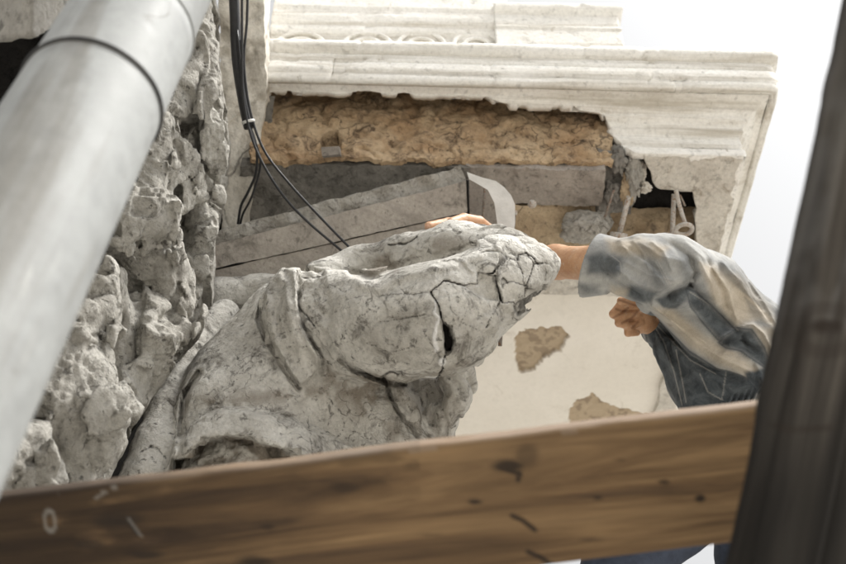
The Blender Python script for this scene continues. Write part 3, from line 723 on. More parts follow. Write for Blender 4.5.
def f_statue(p, detail=True):
    d = chain(p, [(330, 345, 2.26, 75), (252, 430, 2.14, 76), (245, 520, 2.02, 90), (280, 660, 1.9, 120)], .04)
    d = smin(d, chain(p, [(298, 340, 2.27, 64), (252, 398, 2.20, 70)], .03), .03)
    d = smin(d, chain(p, [(360, 405, 2.24, 58), (395, 490, 2.16, 62), (360, 600, 2.05, 110)], .05), .05)
    d = smin(d, chain(p, [(315, 328, 2.2, 60), (330, 326, 2.16, 56)], .03), .03)
    lower = chain(p, [(224, 316, 2.42, 17), (190, 348, 2.28, 15), (173, 384, 2.18, 16), (166, 412, 2.11, 18), (158, 448, 2.04, 22), (148, 482, 2.0, 26), (130, 560, 1.98, 30)], .03)
    d = smin(d, chain(p, [(222, 335, 2.40, 20), (190, 395, 2.33, 20), (172, 480, 2.24, 28), (160, 560, 2.2, 30)], .03), .01)
    d = smin(d, lower, .003)
    d = smin(d, chain(p, [(246, 322, 2.52, 20), (272, 336, 2.46, 30)], .02), .012)
    d = smin(d, chain(p, [(222, 300, 2.50, 24), (262, 292, 2.5, 17), (300, 300, 2.44, 30)], .02), .012)
    # head and beard behind the raised arm
    h = ell(p, K(428, 388, 2.31), (.090, .105, .11))
    h = smin(h, chain(p, [(386, 374, 2.15, 11), (396, 400, 2.14, 12), (410, 422, 2.13, 13), (424, 444, 2.12, 12), (430, 470, 2.1, 14)], .006), .005)
    h = smin(h, chain(p, [(452, 376, 2.16, 14), (458, 396, 2.15, 12), (448, 414, 2.14, 10), (440, 432, 2.13, 9), (440, 460, 2.12, 12)], .006), .005)
    h = smin(h, chain(p, [(463, 366, 2.17, 10), (466, 384, 2.17, 9), (460, 404, 2.17, 7)], .006), .004)
    h = smin(h, chain(p, [(436, 410, 2.16, 7), (428, 428, 2.15, 9), (444, 440, 2.14, 8)], .006), .004)
    x, y = pxy(p)
    h = h - .007 * np.abs(np.sin((x * .9 - y * .25) * .26 + 4 * fbm(p, 14, 2, 2))) * (p[:, 2] < 2.3)
    d = smin(d, h, .012)
    arm = chain(p, ARMB, .03)
    fore = chain(p, [(530, 262, 2.14, 22), (505, 258, 2.22, 28), (455, 258, 2.32, 36), (405, 262, 2.40, 26), (360, 268, 2.44, 20), (325, 285, 2.4, 26)], .03)
    d = smin(d, arm, .012); d = smin(d, fore, .012)
    # biceps ridge and shoulder mass
    d = smin(d, ell(p, K(470, 262, 2.08), (.06, .022, .05)), .03)
    d = smin(d, ell(p, K(345, 300, 2.12), (.07, .04, .06)), .04)
    if not detail: return d
    d = np.maximum(d, -ell(p, K(384, 264, 2.30), (.042, .014, .045)))
    front = p[:, 2] < 2.42
    near = (np.abs(d) < .06) & front
    n = .006 * fbm(p, 13, 4, 1) + .003 * fbm(p, 48, 4, 7)
    und = sm(.0, .4, fbm(p, 7, 3, 71)); n = n + .004 * und * np.abs(fbm(p, 40, 3, 5))
    d = d + n
    if near.any():
        xi, yi, qi = x[near], y[near], p[near]; e = np.zeros(len(xi))
        wob = 2.4 * fbm(qi, 42, 4, 81, .6); wx, wy = xi + wob, yi + 2.6 * fbm(qi, 42, 4, 85, .6)
        e += -.020 * (1 - sm(-1.5, .7, sdpoly(wx, wy, STRAP)))
        e += .009 * (1 - sm(.8, 3, sdline(wx, wy, [(298, 276), (299, 300), (303, 325), (312, 342), (322, 358), (321, 372)]))) + .0035 * np.sin(sdline(wx, wy, [(274, 285), (282, 330), (302, 384)]) * .42 + .6) * (1 - sm(-3, 0, sdpoly(xi, yi, STRAP)))
        e += .016 * (1 - sm(1, 3.5, sdline(wx, wy, [(262, 300), (258, 320), (266, 340), (277, 358), (298, 389)])))
        e += .013 * (1 - sm(.8, 2.8, sdline(wx, wy, [(384, 377), (393, 402), (404, 420), (417, 436)])))
        e += .014 * (1 - sm(1, 5, sdline(wx, wy, [(199, 372), (186, 392), (181, 420), (181, 445), (177, 475)])))
        sp = sdline(xi, yi, [(284, 285), (277, 315), (280, 335)]); e += .004 * (1 - sm(0, 5, sp))
        tors = (xi > 176 - (yi - 430) * .1)
        bd = sdpoly(wx, wy, BANDT); e += -(.030 + .004 * sm(0, 8, -bd)) * (1 - sm(-2.5, .8, bd)) * tors
        cd_ = sdpoly(wx, wy, CORE); inn = 1 - sm(-1.5, 1.5, cd_)
        e += inn * tors * (.034 + .030 * fbm(qi, 18, 5, 88, .6))
        e += .05 * (1 - sm(-1.5, 1, sdpoly(wx, wy, HOLE)))
        e += .016 * (1 - sm(.8, 4.5, sdline(wx, wy, [(340, 360), (352, 369), (366, 375), (385, 381), (402, 385)])))
        d1, d2, hf = plates(qi); am = (.35 + .65 * sm(450, 500, xi)) * sm(330, 400, xi) * (yi < 392) * sm(2, 9, sdpoly(xi, yi, FLAT)) * sm(1, 8, sdpoly(xi, yi, HOLE))
        e += am * (hf + .005 * (1 - sm(.0, .05, d2 - d1)) * sm(-.1, .2, fbm(qi, 9, 2, 33)))
        ch_ = sdline(xi, yi, [(352, 273), (366, 276), (378, 277), (398, 266), (424, 259), (452, 254), (474, 246)])
        e += .010 * (1 - sm(1, 6, ch_)) - .006 * (1 - sm(0, 8, sdline(xi, yi, [(360, 284), (378, 288), (402, 276), (428, 269), (456, 264), (480, 254)])))
        rg = 1 - sm(-4, 4, sdpoly(wx, wy, [(298, 268), (322, 270), (330, 300), (332, 340), (326, 368), (318, 356), (302, 325)]))
        e += rg * (.011 - .012 * fbm(qi, 46, 4, 61))
        e += .014 * (1 - sm(-1, .6, sdpoly(xi, yi, FLAT)))
        e += .012 * (1 - sm(-2, 1, sdpoly(wx, wy, UND))) * (1 + 1.2 * fbm(qi, 50, 3, 93))
        for ln, wd, dp in CR:
            bx = np.array(ln); b = (xi > bx[:, 0].min() - 6) & (xi < bx[:, 0].max() + 6) & (yi > bx[:, 1].min() - 6) & (yi < bx[:, 1].max() + 6)
            if b.any(): ww = wd * (.55 + .45 * fbm(qi[b], 30, 2, 77)); e[b] += .8 * dp * (1 - sm(ww * .4, ww * 1.4, sdline(wx[b], wy[b], ln)))
        e += -.003 * (1 - sm(.8, 2.8, sdline(wx, wy, [(437, 303), (435, 311), (440, 318), (436, 327), (434, 340), (436, 350)])))
        e += -.012 * (1 - sm(2.5, 5.5, np.hypot(xi - 442, yi - 362)))
        d = d.copy(); d[near] += e
    return d
def a_statue(V):
    x, y = pxy(V); fr = (V[:, 2] < 2.45).astype(float)
    wob = 2.4 * fbm(V, 42, 4, 81, .6); wx, wy = x + wob, y + 2.6 * fbm(V, 42, 4, 85, .6)
    c = np.zeros(len(x)); ka = .62 + .5 * fbm(V, 30, 2, 77)
    for ln, wd, dp in CR: c = np.maximum(c, (1 - sm(wd * ka * .4, wd * ka * 1.3, sdline(wx, wy, ln))) * min(1, .40 + dp * 40))
    d1, d2, hf = plates(V); c = np.maximum(c, .75 * (1 - sm(.005, .035, d2 - d1)) * sm(-.05, .2, fbm(V, 9, 2, 33)) * (.25 + .75 * sm(450, 500, x)) * sm(330, 400, x) * (y < 392) * sm(2, 6, sdpoly(x, y, FLAT)))
    c = np.maximum(c, 1 - sm(-1.5, .5, sdpoly(wx, wy, HOLE)))
    c = np.maximum(c, .75 * (1 - sm(-2, 1, sdpoly(wx, wy, UND))) * sm(-.35, .1, fbm(V, 50, 3, 93)))
    whl = (1 - sm(1.0, 2.7, sdline(wx, wy, [(437, 301), (434, 311), (440, 318), (436, 327), (434, 340), (436, 350)]))) * sm(-.45, -.1, fbm(V, 60, 3, 6))
    whl = np.maximum(whl, (1 - sm(3, 5, np.hypot(x - 442, y - 362))) * sm(-.25, 0, fbm(V, 70, 2, 3)))
    whl = np.maximum(whl, .8 * (1 - sm(1, 2, sdline(wx, wy, [(464, 286), (472, 287.5), (478, 284)]))))
    whl = np.maximum(whl, .8 * (1 - sm(.8, 2, sdline(wx, wy, [(506, 303), (513, 301)]))))
    whl = np.maximum(whl, .7 * (1 - sm(.6, 1.8, sdline(wx, wy, [(420, 380), (428, 378), (438, 377)]))))
    arm = sdpoly(x, y, [(330, 372), (372, 374), (400, 384), (388, 392), (410, 430), (430, 448), (395, 470), (362, 420), (335, 395)])
    core = 1 - sm(-1.5, 1.5, sdpoly(wx, wy, CORE))
    dirt_and_shade = .75 * (1 - sm(-16, 10, arm + 22 * fbm(V, 14, 5, 17))) * sm(-.25, .2, fbm(V, 30, 4, 23))
    dirt_and_shade = np.maximum(dirt_and_shade, .8 * core * sm(-.3, .15, fbm(V, 25, 4, 27)))
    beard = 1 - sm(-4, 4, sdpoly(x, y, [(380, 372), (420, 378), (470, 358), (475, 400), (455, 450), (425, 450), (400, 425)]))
    dirt_and_shade = np.maximum(dirt_and_shade, .30 * beard * sm(-.25, .2, fbm(V, 26, 4, 37)))
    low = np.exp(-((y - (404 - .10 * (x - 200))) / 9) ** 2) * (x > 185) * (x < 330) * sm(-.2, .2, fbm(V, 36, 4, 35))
    dirt_and_shade = np.maximum(dirt_and_shade, .6 * low)
    fo = 1 - sm(-5, 6, sdpoly(x, y, [(352, 270), (372, 276), (398, 264), (424, 257), (452, 250), (470, 240), (440, 236), (410, 248), (380, 256)])); dirt_and_shade = np.maximum(dirt_and_shade, .65 * fo * sm(-.3, .25, fbm(V, 22, 4, 53)))  # grime plus painted shade on the forearm strip above the arm's ridge
    hol = 1 - sm(.2, 1.0, np.hypot((x - 386) / 22, (y - 265) / 11)); dirt_and_shade = np.maximum(dirt_and_shade, .7 * hol * sm(-.4, .1, fbm(V, 30, 3, 39)))  # shade of the carved hollow painted in as a dark tone
    c = np.maximum(c, .55 * (1 - sm(.5, 2, sdline(wx, wy, [(299, 300), (303, 325), (312, 342), (322, 358)]))) * sm(-.3, .1, fbm(V, 40, 2, 8)))
    return {'crack': np.clip(c, 0, 1) * fr, 'white': whl * fr, 'dirt_and_shade': dirt_and_shade * fr}
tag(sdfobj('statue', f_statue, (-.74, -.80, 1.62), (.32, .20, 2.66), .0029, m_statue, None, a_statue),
    'cracked grey plaster statue with a draped strap and a thick raised arm split open', 'statue')

stat = bpy.data.objects['statue']
tube('rebar_stub', [P(502, 312, 2.10), P(500, 346, 2.11)], .0042, m_iron, stat, 10, False)
# ------------------------------------------------------------------ drainpipe
pa_, pb_ = np.array([-.348, .367, 1.30]), np.array([-.387, -.168, .706])
dv = (pb_ - pa_) / np.linalg.norm(pb_ - pa_); PRAD = .075
pipe = empty('drainpipe', W(pb_ + dv * .5), 'thick pale grey drainpipe running up the wall with a dark clamp', 'pipe')
ax = lambda t: W(pa_ + dv * t)
tube('pipe_shaft', [ax(.085), ax(.3), ax(.7), ax(1.3)], PRAD, m_pipe, pipe, 96)
tube('upper_pipe', [ax(-.9), ax(.0), ax(.12)], PRAD * .965, m_pipe, pipe, 96)
ring('pipe_lip', ax(.09), (dv @ M3), PRAD * .99, .0028, m_pipe, pipe, 96, 8)
cb = ring('clamp_band', ax(.255), (dv @ M3), PRAD + .0008, .0026, m_band, pipe, 96, 8, 1.3)

# ------------------------------------------------------------------ cables
CG = 'black cables hanging down the pier'
def cable(pts, r, label, kind='cable', d=None):
    o = tube('cable', [P(*q) for q in pts], r, m_cable, None, 10)
    return tag(o, label, kind, CG)
cable([(233, -30, 2.62), (235, 20, 2.62), (237, 60, 2.62), (243, 100, 2.62), (249, 128, 2.61)], .0135, 'thickest black cable, ending at the pale tie beside the rubble wall')
cable([(248, -30, 2.60), (247, 20, 2.60), (244, 62, 2.60), (250, 110, 2.60), (264, 150, 2.60), (288, 182, 2.59), (322, 219, 2.57), (358, 256, 2.56), (400, 298, 2.56)], .0034, 'thin black cable slanting down to the statue, the upper of two side by side')
cable([(242, -30, 2.59), (242, 40, 2.59), (243, 90, 2.59), (248, 124, 2.59), (260, 158, 2.585), (282, 194, 2.575), (308, 222, 2.565), (351, 259, 2.56), (395, 300, 2.56)], .0034, 'thin black cable slanting down to the statue, the lower of two side by side')
cable([(240, 40, 2.61), (246, 110, 2.61), (256, 145, 2.62), (256, 172, 2.66), (248, 192, 2.68), (241, 206, 2.69), (238, 224, 2.70)], .0036, 'short dark cable curling back down to the beam below the tie')
cable([(237, 30, 2.6), (246, 114, 2.60), (258, 150, 2.62), (260, 168, 2.66), (252, 196, 2.68), (243, 214, 2.7), (240, 226, 2.71)], .003, 'thinnest dark cable curling behind the other cables below the tie')
tag(ring('cable_tie', P(248.5, 122, 2.605), (K(252, 135, 2.6) - K(244, 105, 2.6)) @ M3, .0155, .0022, m_tie, None, 32, 6, 2.0), 'pale plastic tie binding the black cables together', 'cable tie')

# ------------------------------------------------------------------ worker
per = empty('person', P(700, 640, 2.0), 'person in a faded patched denim jacket leaning in with one arm behind the statue', 'person')
def hand_fist(p):
    d = ell(p, K(640, 316, 2.31), (.034, .040, .030))
    fs = [((641, 300), (626, 301), (618, 309), (626, 316), 2.285, 4.6), ((637, 305), (621, 305), (613.5, 314), (624, 321), 2.272, 4.7), ((637, 314), (623, 316), (619, 323), (630, 327), 2.27, 4.5), ((640, 322), (628, 327), (628, 333), (637, 333), 2.275, 4.1)]
    for a, b, c, e, z, r in fs:
        f = chain(p, [(*a, z + .01, r * 1.1), (*b, z, r), (*c, z - .004, r * .92), (*e, z + .002, r * .82)], .003)
        d = smin(d, f, .004)
    th = chain(p, [(636, 300, 2.27, 5), (627, 299, 2.255, 5), (621, 301, 2.25, 4.3)], .004)
    return smin(d, th, .005)
def hand_over(p):
    d = chain(p, [(520, 256, 2.47, 16), (492, 244, 2.48, 17)], .02, 1.0)
    fs = [[(484, 236, 2.47, 6), (464, 224, 2.46, 6), (448, 223, 2.41, 5.6), (429, 226.5, 2.36, 5.0)],
          [(492, 232, 2.46, 6), (479, 222, 2.43, 6), (464, 219, 2.38, 5.8), (451, 222.5, 2.33, 5.0)],
          [(488, 244, 2.50, 5), (466, 238, 2.52, 4.8), (448, 238, 2.52, 4.5), (432, 242, 2.50, 4)],
          [(490, 250, 2.50, 5), (470, 248, 2.52, 4.2), (456, 250, 2.52, 4), (444, 254, 2.51, 3.6)],
          [(505, 244, 2.45, 5.5), (495, 236, 2.43, 5), (486, 232, 2.41, 4.4)]]
    for f in fs: d = smin(d, chain(p, f, .003), .005)
    return d
def f_body(p):
    d = chain(p, [(505, 250, 2.48, 15), (535, 259, 2.40, 14), (556, 262, 2.29, 16), (600, 264, 2.17, 18), (665, 268, 2.14, 24), (715, 292, 2.24, 30)], .02)
    d = smin(d, chain(p, [(715, 300, 2.26, 34), (750, 370, 2.24, 44), (785, 425, 2.2, 44)], .03), .04)
    d = smin(d, chain(p, [(712, 312, 2.30, 30), (716, 320, 2.42, 26), (720, 326, 2.5, 24)], .02), .03)
    d = smin(d, ell(p, K(724, 326, 2.62), (.075, .085, .10)), .02)               # head, bowed away behind the shoulder
    d = smin(d, ell(p, K(700, 332, 2.66), (.014, .02, .018)), .012)              # nose
    for yy in (-.045, .05): d = smin(d, ell(p, K(724, 326, 2.60) + np.array([.0, yy + .03, -.06]), (.02, .012, .03)), .008)
    d = smin(d, chain(p, [(706, 326, 2.38, 24), (712, 366, 2.46, 18), (668, 336, 2.38, 14), (646, 320, 2.32, 12)], .02), .03)
    d = smin(d, hand_fist(p), .010); d = smin(d, hand_over(p), .010)
    return d + .0006 * fbm(p, 90, 2, 3)
def a_body(V):
    x, y = pxy(V)
    cr = np.zeros(len(x))
    for ln in ([(619, 300), (631, 304), (637, 306)], [(616, 309), (624, 312)], [(613, 318), (622, 313), (628, 308)], [(622, 323), (632, 318), (637, 312)], [(632, 328), (638, 322)], [(447, 223), (449, 230)]):
        cr = np.maximum(cr, (1 - sm(.5, 1.8, sdline(x, y, ln))) * .55)
    nail = 1 - sm(2.2, 3.4, np.hypot((x - 427) / 1.3, y - 227))
    return {'crease': cr, 'nail': nail * .6}
body = sdfobj('body', f_body, (.0, -.36, 2.02), (.90, .19, 2.80), .0027, m_skin, per, a_body)
# jacket
RID = [([(634, 242), (644, 254), (650, 272)], 2.5, .004), ([(652, 242), (664, 252), (672, 270)], 2.5, .004), ([(626, 262), (650, 276), (674, 280)], 2.5, .004), ([(628, 280), (642, 292)], 2.5, .004), ([(712, 268), (728, 290), (736, 318)], 3, .005), ([(750, 282), (768, 308), (782, 336)], 3, .005), ([(668, 318), (694, 336), (716, 348)], 2.5, .003), ([(690, 330), (716, 352), (744, 362)], 2.2, .003), ([(654, 330), (668, 356), (676, 380)], 3, .004), ([(700, 380), (716, 396), (728, 404)], 3, .004), ([(730, 342), (744, 338), (756, 344)], 2.2, .004), ([(724, 352), (742, 350), (752, 360)], 2.2, .004), ([(652, 306), (672, 322), (700, 346), (725, 360), (748, 370), (766, 384)], 9, .016), ([(700, 262), (712, 284), (716, 305)], 8, .006), ([(720, 337), (736, 327), (752, 324), (764, 334), (772, 350)], 6, .012),
       ([(622, 246), (636, 256), (652, 268), (664, 284)], 5, .008), ([(604, 250), (616, 262), (616, 276)], 4, .004), ([(640, 243), (660, 256), (682, 262)], 6, .007), ([(618, 270), (640, 286), (662, 290)], 5, .007), ([(735, 275), (752, 300), (775, 330)], 7, .006),
       ([(660, 346), (676, 372), (690, 398)], 7, .006), ([(676, 300), (700, 318), (724, 336)], 5, .004), ([(722, 262), (742, 282), (764, 312)], 4, .006), ([(700, 372), (722, 384), (744, 386)], 6, .008), ([(748, 352), (760, 372), (762, 388)], 5, .008)]
GRO = [([(668, 295), (688, 285), (695, 272), (691, 262)], 4.5, .014), ([(690, 284), (704, 298), (722, 318), (736, 330)], 4, .012), ([(660, 312), (685, 342), (715, 364), (742, 374)], 0.1, 0), ([(630, 250), (648, 262), (660, 272)], 3, .006),
       ([(655, 318), (690, 356), (722, 374), (742, 378)], 4, .010), ([(722, 342), (742, 340), (758, 352)], 4, .012), ([(708, 262), (722, 290), (726, 306)], 3, .005), ([(606, 272), (622, 284), (640, 294)], 3, .006), ([(672, 244), (688, 256), (693, 262)], 3, .006), ([(742, 336), (752, 356), (756, 380)], 3, .008), ([(730, 268), (748, 290), (770, 322)], 3, .004)]
WR = np.array([[.75, .66, 0], [-.66, .75, 0], [0, 0, 1.]])
def f_jacket(p):
    d = chain(p, [(606, 266, 2.16, 25), (640, 268, 2.12, 30), (672, 270, 2.12, 33), (706, 292, 2.20, 40)], .03)
    d = smin(d, chain(p, [(700, 302, 2.24, 46), (745, 362, 2.22, 60), (790, 425, 2.16, 56)], .04), .02)
    d = smin(d, chain(p, [(650, 299, 2.19, 14), (690, 302, 2.22, 26)], .02), .02)
    d = smin(d, chain(p, [(668, 350, 2.3, 15), (690, 384, 2.27, 22), (716, 398, 2.22, 39), (730, 422, 2.2, 50)], .02), .03)
    d = smin(d, chain(p, [(706, 322, 2.38, 32), (712, 362, 2.46, 25), (672, 338, 2.38, 20), (658, 330, 2.345, 18)], .02), .02)
    x, y = pxy(p)
    ax0, ax1 = K(596, 266, 2.17), K(618, 267, 2.15)
    a = (ax1 - ax0); L = np.linalg.norm(a); a /= L; t = (p - ax0) @ a
    rr = np.sqrt(np.maximum(((p - ax0) ** 2).sum(1) - t * t, 0))
    tl = t - .24 * (p[:, 1] - ax0[1])                                              # slanted turned-up cuff
    cuff = np.maximum(np.abs(rr - (.062 - .20 * tl)) - .0055, np.maximum(-tl - .012, tl - .042))
    d = np.maximum(d, -(tl + .0) * 1.0 + .004) if False else d
    hol = np.maximum(rr - .052, tl - .020)
    near = (np.abs(d) < .06)
    e = np.zeros(len(x))
    if near.any():
        xi, yi, qi = x[near], y[near], p[near]; f = (qi[:, 2] < 2.30); ei = e[near]; fb = fbm(qi, 20, 3, 15)
        for ln, wd, dp in RID: q_ = sdline(xi + 1.5 * fb, yi + 1.5 * fb, ln) / wd; ei -= 1.2 * dp * (.45 * np.exp(-q_ ** 2) + .75 * np.exp(-2.0 * q_)) * f
        for ln, wd, dp in GRO: q_ = sdline(xi + 1.5 * fb, yi + 1.5 * fb, ln) / wd; ei += 1.25 * dp * (.5 * np.exp(-q_ ** 2) + .7 * np.exp(-2.0 * q_)) * f
        ei -= .0045 * fbm(qi, 11, 3, 5) - .0060 * np.abs(fbm((qi @ WR) * np.array([.5, 1.5, 1.]), 17, 3, 9)) + .0025 * np.abs(fbm(qi * np.array([1, 1.6, 1]), 26, 3, 6))
        gat = np.exp(-((yi - (404 - .42 * (xi - 735))) / 9) ** 2) * (xi > 728)
        ei += gat * (.008 * np.sin(xi * 1.1 + yi * .5) - .004)
        e[near] = ei
    d = d + e
    d = np.maximum(d, -hol)
    return smin(d, cuff, .004)
SL = [[(588, 258), (604, 254), (622, 258), (621, 273), (606, 277), (588, 274)], [(627, 297), (632, 286), (660, 292), (652, 303), (640, 303)], [(686, 288), (696, 292), (712, 306), (736, 330), (718, 340), (702, 322), (690, 306)],
      [(718, 342), (736, 328), (752, 330), (765, 348), (772, 372), (760, 364), (742, 352), (726, 348)], [(640, 318), (650, 312), (668, 330), (690, 352), (716, 368), (744, 376), (756, 390), (745, 412), (680, 420), (664, 380), (648, 345)], [(655, 300), (690, 284), (696, 292), (676, 308), (664, 308)],
      [(574, 282), (600, 286), (598, 293), (584, 295)], [(744, 372), (766, 366), (776, 386), (748, 396)], [(722, 258), (760, 284), (792, 326), (784, 332), (752, 300), (716, 270)], [(636, 242), (648, 242), (664, 268), (668, 290), (654, 292), (650, 268)], [(676, 250), (690, 254), (694, 280), (684, 284)], [(744, 296), (762, 312), (780, 344), (768, 346), (752, 318)]]  # first patch is shade inside the cuff, painted as dark cloth
SLW = [.85, .9, .95, .95, 1, .9, .6, 1, .55, .45, .5, .4]
TA = [[(606, 240), (640, 238), (668, 246), (660, 260), (636, 256), (612, 254)], [(700, 262), (738, 272), (770, 304), (785, 335), (760, 320), (736, 328), (712, 300)], [(652, 308), (672, 308), (706, 336), (736, 352), (764, 372), (764, 386), (742, 374), (716, 364), (690, 348), (668, 326)], [(748, 322), (784, 330), (780, 372), (766, 352)], [(612, 286), (630, 290), (628, 298), (610, 297)]]
SE_ = [[(648, 316), (664, 342), (674, 372), (682, 405)], [(612, 256), (620, 262), (622, 272), (617, 286), (612, 296)], [(656, 262), (668, 284)], [(658, 261), (670, 283)], [(690, 292), (712, 306), (738, 330)], [(700, 374), (708, 392), (722, 400), (726, 372)], [(654, 322), (690, 360), (716, 374)], [(676, 350), (682, 380), (686, 402)]]
def a_jacket(V):
    x, y = pxy(V); n = 3.2 * fbm(V, 16, 4, 44); f = V[:, 2] < 2.34
    sl = np.zeros(len(x)); ta = np.zeros(len(x)); se = np.zeros(len(x)); ed = np.zeros(len(x))
    soft = 1 + 2.2 * sm(-.2, .4, fbm(V, 10, 2, 45))
    for q, w_ in zip(SL, SLW): sl = np.maximum(sl, w_ * (1 - sm(-1.6, 1.6, sdpoly(x + n, y + n, q) / soft)))
    for q in TA: ta = np.maximum(ta, 1 - sm(-6, 5, sdpoly(x + n, y + n, q)))
    for q in SE_: se = np.maximum(se, 1 - sm(.3, .9, sdline(x, y, q)))
    for q in SL[2:5]: ed = np.maximum(ed, .6 * (1 - sm(.4, 1.3, np.abs(sdpoly(x + n, y + n, q)))))
    back = sm(-.02, .06, fbm(V, 5, 2, 12))
    return {'slate_and_shade': np.where(f, sl, back), 'tan': np.where(f, ta * .9, 1 - back), 'seam': se * .5 * f, 'edge': ed * f}
tag(sdfobj('jacket', f_jacket, (.28, -.38, 1.94), (.92, .16, 2.66), .0028, m_jacket, per, a_jacket), None)
def f_tr(p):
    d = chain(p, [(785, 418, 2.18, 52), (768, 470, 2.12, 58)], .04)
    d = smin(d, chain(p, [(742, 462, 2.14, 44), (668, 512, 2.05, 42), (625, 562, 1.99, 38), (612, 610, 1.96, 38), (610, 800, 1.9, 38), (606, 975, 1.88, 30)], .04), .04)
    d = smin(d, chain(p, [(790, 475, 2.12, 42), (758, 560, 2.06, 38), (748, 720, 1.96, 34), (735, 930, 1.92, 28)], .04), .04)
    return d - .006 * fbm(p, 12, 3, 4)
sdfobj('trousers', f_tr, (.22, -1.42, 1.70), (.95, -.18, 2.32), .0075, m_trouser, per)
def f_boots(p):
    d = chain(p, [(606, 955, 1.88, 34), (604, 1000, 1.86, 36), (560, 1010, 1.84, 28)], .03)
    e = chain(p, [(735, 915, 1.92, 32), (733, 965, 1.9, 34), (690, 975, 1.87, 27)], .03)
    return np.minimum(d, e)
sdfobj('boots', f_boots, (.14, -1.48, 1.72), (.72, -1.04, 2.02), .0075, m_boot, per)
def f_hair(p):
    h = ell(p, K(726, 324, 2.61), (.082, .092, .106)) + .004 * fbm(p, 60, 2, 3)
    return np.maximum(h, .30 * (p[:, 2] - 2.70) + .7 * (K(712, 326, 2.6)[0] - p[:, 0]))
sdfobj('hair', f_hair, (.5, -.28, 2.44), (.88, .10, 2.80), .005, m_hair, per)

# ------------------------------------------------------------------ foreground board and post
def board(name, a, b, up, width, thick, mat, parent=None, nu=420, nv=52, attr=None):
    """a,b: ends of the top edge of the near face (world); local X along the length so the grain follows it"""
    a, b = np.asarray(a), np.asarray(b); X = b - a; L = np.linalg.norm(X); X /= L
    Y = np.asarray(up, float); Y = Y - (Y @ X) * X; Y /= np.linalg.norm(Y); Z = np.cross(X, Y)
    if Z @ (CAM - a) < 0: Z = -Z
    u = np.linspace(0, L, nu); ew = .0035
    prof = [(0 - ew, -thick), (0 - ew * .3, -thick * .15), (0, -.004), (-.0015, -.001), (-.006, 0)]
    vs = np.linspace(-.010, -width + .006, nv)
    prof = [(0, -thick), (0, -thick * .6), (0, -.006), (-.001, -.002), (-.005, 0)] + [(v, 0) for v in vs] + [(-width + .001, -.002), (-width, -.006), (-width, -thick)]
    pr = np.array(prof)
    lc = np.zeros((nu, len(pr), 3)); lc[..., 0] = u[:, None]; lc[..., 1] = pr[:, 0]; lc[..., 2] = pr[:, 1]
    q = lc.reshape(-1, 3)
    nz = fbm(q * np.array([1.2, 14, 14]), 6, 4, 3) * .0022
    edge = np.exp(-((q[:, 1]) / .008) ** 2)
    q[:, 2] += nz - .004 * edge * sm(.1, .4, fbm(q * np.array([1, 3, 3]), 9, 4, 6)); q[:, 1] += fbm(q * np.array([1, .2, .2]), 9, 4, 8) * .0022
    nP = len(pr); Q = grid(nu, nP)
    caps = [list(range(nP)), [(nu - 1) * nP + k for k in range(nP)][::-1], [0, nP - 1, 0, 0]]
    Mt = np.stack([X, Y, Z]); Wv = a + q @ Mt
    faces = [tuple(f) for f in Q] + [tuple(caps[0]), tuple(caps[1])] + [(i * nP, (i + 1) * nP, (i + 1) * nP + nP - 1, i * nP + nP - 1) for i in range(nu - 1)]
    at = attr(Wv, q, L) if attr else {}
    for k in ('knot', 'grime_and_tone', 'worn', 'chalk'): at.setdefault(k, np.zeros(len(q)))
    me = bpy.data.meshes.new(name); me.from_pydata([tuple(v) for v in q], [], faces)
    for k, v in at.items(): me.attributes.new(k, 'FLOAT', 'POINT').data.foreach_set('value', np.asarray(v, np.float32))
    bm = bmesh.new(); bm.from_mesh(me); bmesh.ops.recalc_face_normals(bm, faces=bm.faces); bm.to_mesh(me); bm.free()
    me.polygons.foreach_set('use_smooth', [True] * len(me.polygons)); me.materials.append(mat)
    o = bpy.data.objects.new(name, me); COL.objects.link(o)
    mw = Matrix(((X[0], Y[0], Z[0], a[0]), (X[1], Y[1], Z[1], a[1]), (X[2], Y[2], Z[2], a[2]), (0, 0, 0, 1)))
    if parent is not None: o.parent = parent; mw = parent.matrix_world.inverted() @ mw if False else Matrix.Translation(-parent.location) @ mw
    o.matrix_local = mw if parent is not None else o.matrix_local
    if parent is None: o.matrix_world = mw
    return o
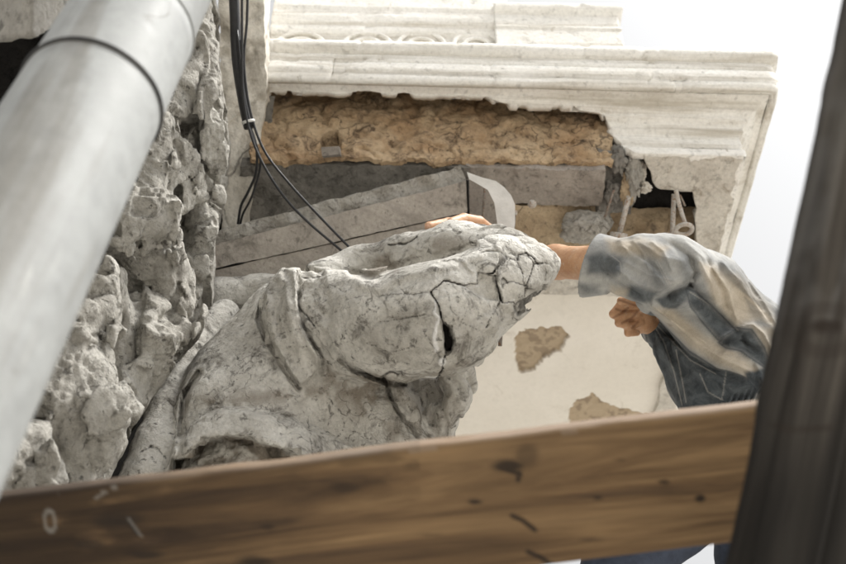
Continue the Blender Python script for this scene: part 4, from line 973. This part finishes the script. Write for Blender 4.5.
def a_plank(Wv, q, L):
    x, y = PIX(Wv); kn = np.zeros(len(x)); n = fbm(q * np.array([1, 3, 3]), 20, 4, 5)
    for cx, cy, rx, ry, s in [(508, 466, 20, 7, .9), (526, 458, 12, 12, .45), (474, 502, 8, 3, .9), (524, 522, 0, 0, 0), (598, 498, 6, 2.5, .7), (664, 482, 7, 3, .8), (700, 498, 5, 4, .95), (120, 521, 26, 8, .75), (145, 555, 22, 5, .8), (255, 562, 20, 7, .8), (345, 488, 16, 6, .5), (268, 527, 9, 4, .7), (88, 545, 14, 4, .6), (620, 460, 8, 2, .4), (540, 560, 0, 0, 0), (430, 535, 16, 2, .4), (590, 540, 12, 2, .4)]:
        if rx: kn = np.maximum(kn, s * (1 - sm(.5, 1.3, np.hypot((x - cx) / rx, (y - cy) / ry) + .5 * n)))
    for ln in ([(512, 516), (522, 520), (535, 530)], [(528, 552), (540, 557), (552, 565)], [(500, 468), (520, 474), (518, 480)], [(110, 520), (130, 524), (138, 534)]):
        kn = np.maximum(kn, .9 * (1 - sm(1.2, 3.8, sdline(x, y, ln))))
    ch = .28 * (1 - sm(.8, 2.2, np.abs(np.hypot((x - 50) / 5.5, (y - 521 - .3 * (x - 50)) / 10) - 1) * 6)) 
    ch = np.maximum(ch, .3 * (1 - sm(.6, 1.8, sdline(x, y, [(96, 498), (116, 486)])))); ch = np.maximum(ch, .25 * (1 - sm(.6, 1.6, sdline(x, y, [(128, 518), (141, 536)]))))
    ch = np.maximum(ch, .3 * sm(.15, .4, fbm(q, 40, 3, 9)) * (1 - sm(4, 16, np.hypot((x - 255), (y - 495)))))
    gr = np.clip(.85 * (1 - sm(20, 430, x)) * sm(-.7, .1, n + .3), 0, 1)
    gr = np.maximum(gr, .5 * (1 - sm(10, 50, np.abs(y - (497 - .123 * x) - 14))) * (x < 420) * sm(-.3, .2, n) * .8)
    wo = (q[:, 1] > -.004) * (.5 + .4 * n)
    return {'knot': np.clip(kn, 0, 1), 'chalk': ch, 'grime_and_tone': gr, 'worn': np.clip(wo, 0, 1)}
Dp = 1.10
plA, plB = P(-420, 548, Dp), P(1250, 346, Dp)
tag(board('scaffold_board', plA, plB, UP + FWD * -.02, .146, .032, m_plank, None, 700, 60, a_plank), 'brown knotty pine board crossing in front of the statue at the bottom', 'board')
pst = empty('scaffold_post', P(700, 760, .86), 'dark weathered timber post leaning up the right edge, in front of the board', 'post')
pd_ = np.array([112.0, -548.0]); pd_ /= np.linalg.norm(pd_)
def a_post(Wv, q, L):
    x, y = PIX(Wv); n = fbm(q * np.array([1, 4, 4]), 16, 4, 5)
    kn = .95 * (1 - sm(.5, 1.25, np.hypot((x - 826) / 22, (y - 326) / 9) + .35 * n)); kn = np.maximum(kn, .4 * (1 - sm(.6, 1.2, np.abs(np.hypot((x - 826) / 34, (y - 330) / 22) - 1) * 3)))
    kn = np.maximum(kn, .8 * (1 - sm(1, 4, sdline(x, y, [(770, 424), (790, 430), (830, 428)]))))
    return {'knot': kn, 'worn': np.clip(.30 * sm(.0, .4, n) * (y < 330), 0, 1), 'grime_and_tone': .7 * (1 - sm(120, -220, 560 - y)) if False else .8 * sm(330, 520, y)}  # tone darkens smoothly towards the bottom of the post
e0_, e1_ = (754 - pd_[0] * 330, 560 - pd_[1] * 330), (754 + pd_[0] * 1000, 560 + pd_[1] * 1000)
du = .88
board('front_timber', P(*e0_, du), P(*e1_, du), (-RT - .2 * UP) + FWD * -.10, .062, .05, m_post, pst, 420, 30, a_post)
off = .0645
sh = RT * off + UP * off * .2
board('side_timber', P(*e0_, du) + sh + FWD * .012, P(*e1_, du) + sh + FWD * .012, (-RT - .2 * UP) + FWD * -.25, .10, .045, m_post, pst, 420, 30, a_post)
bpy.context.view_layer.update()
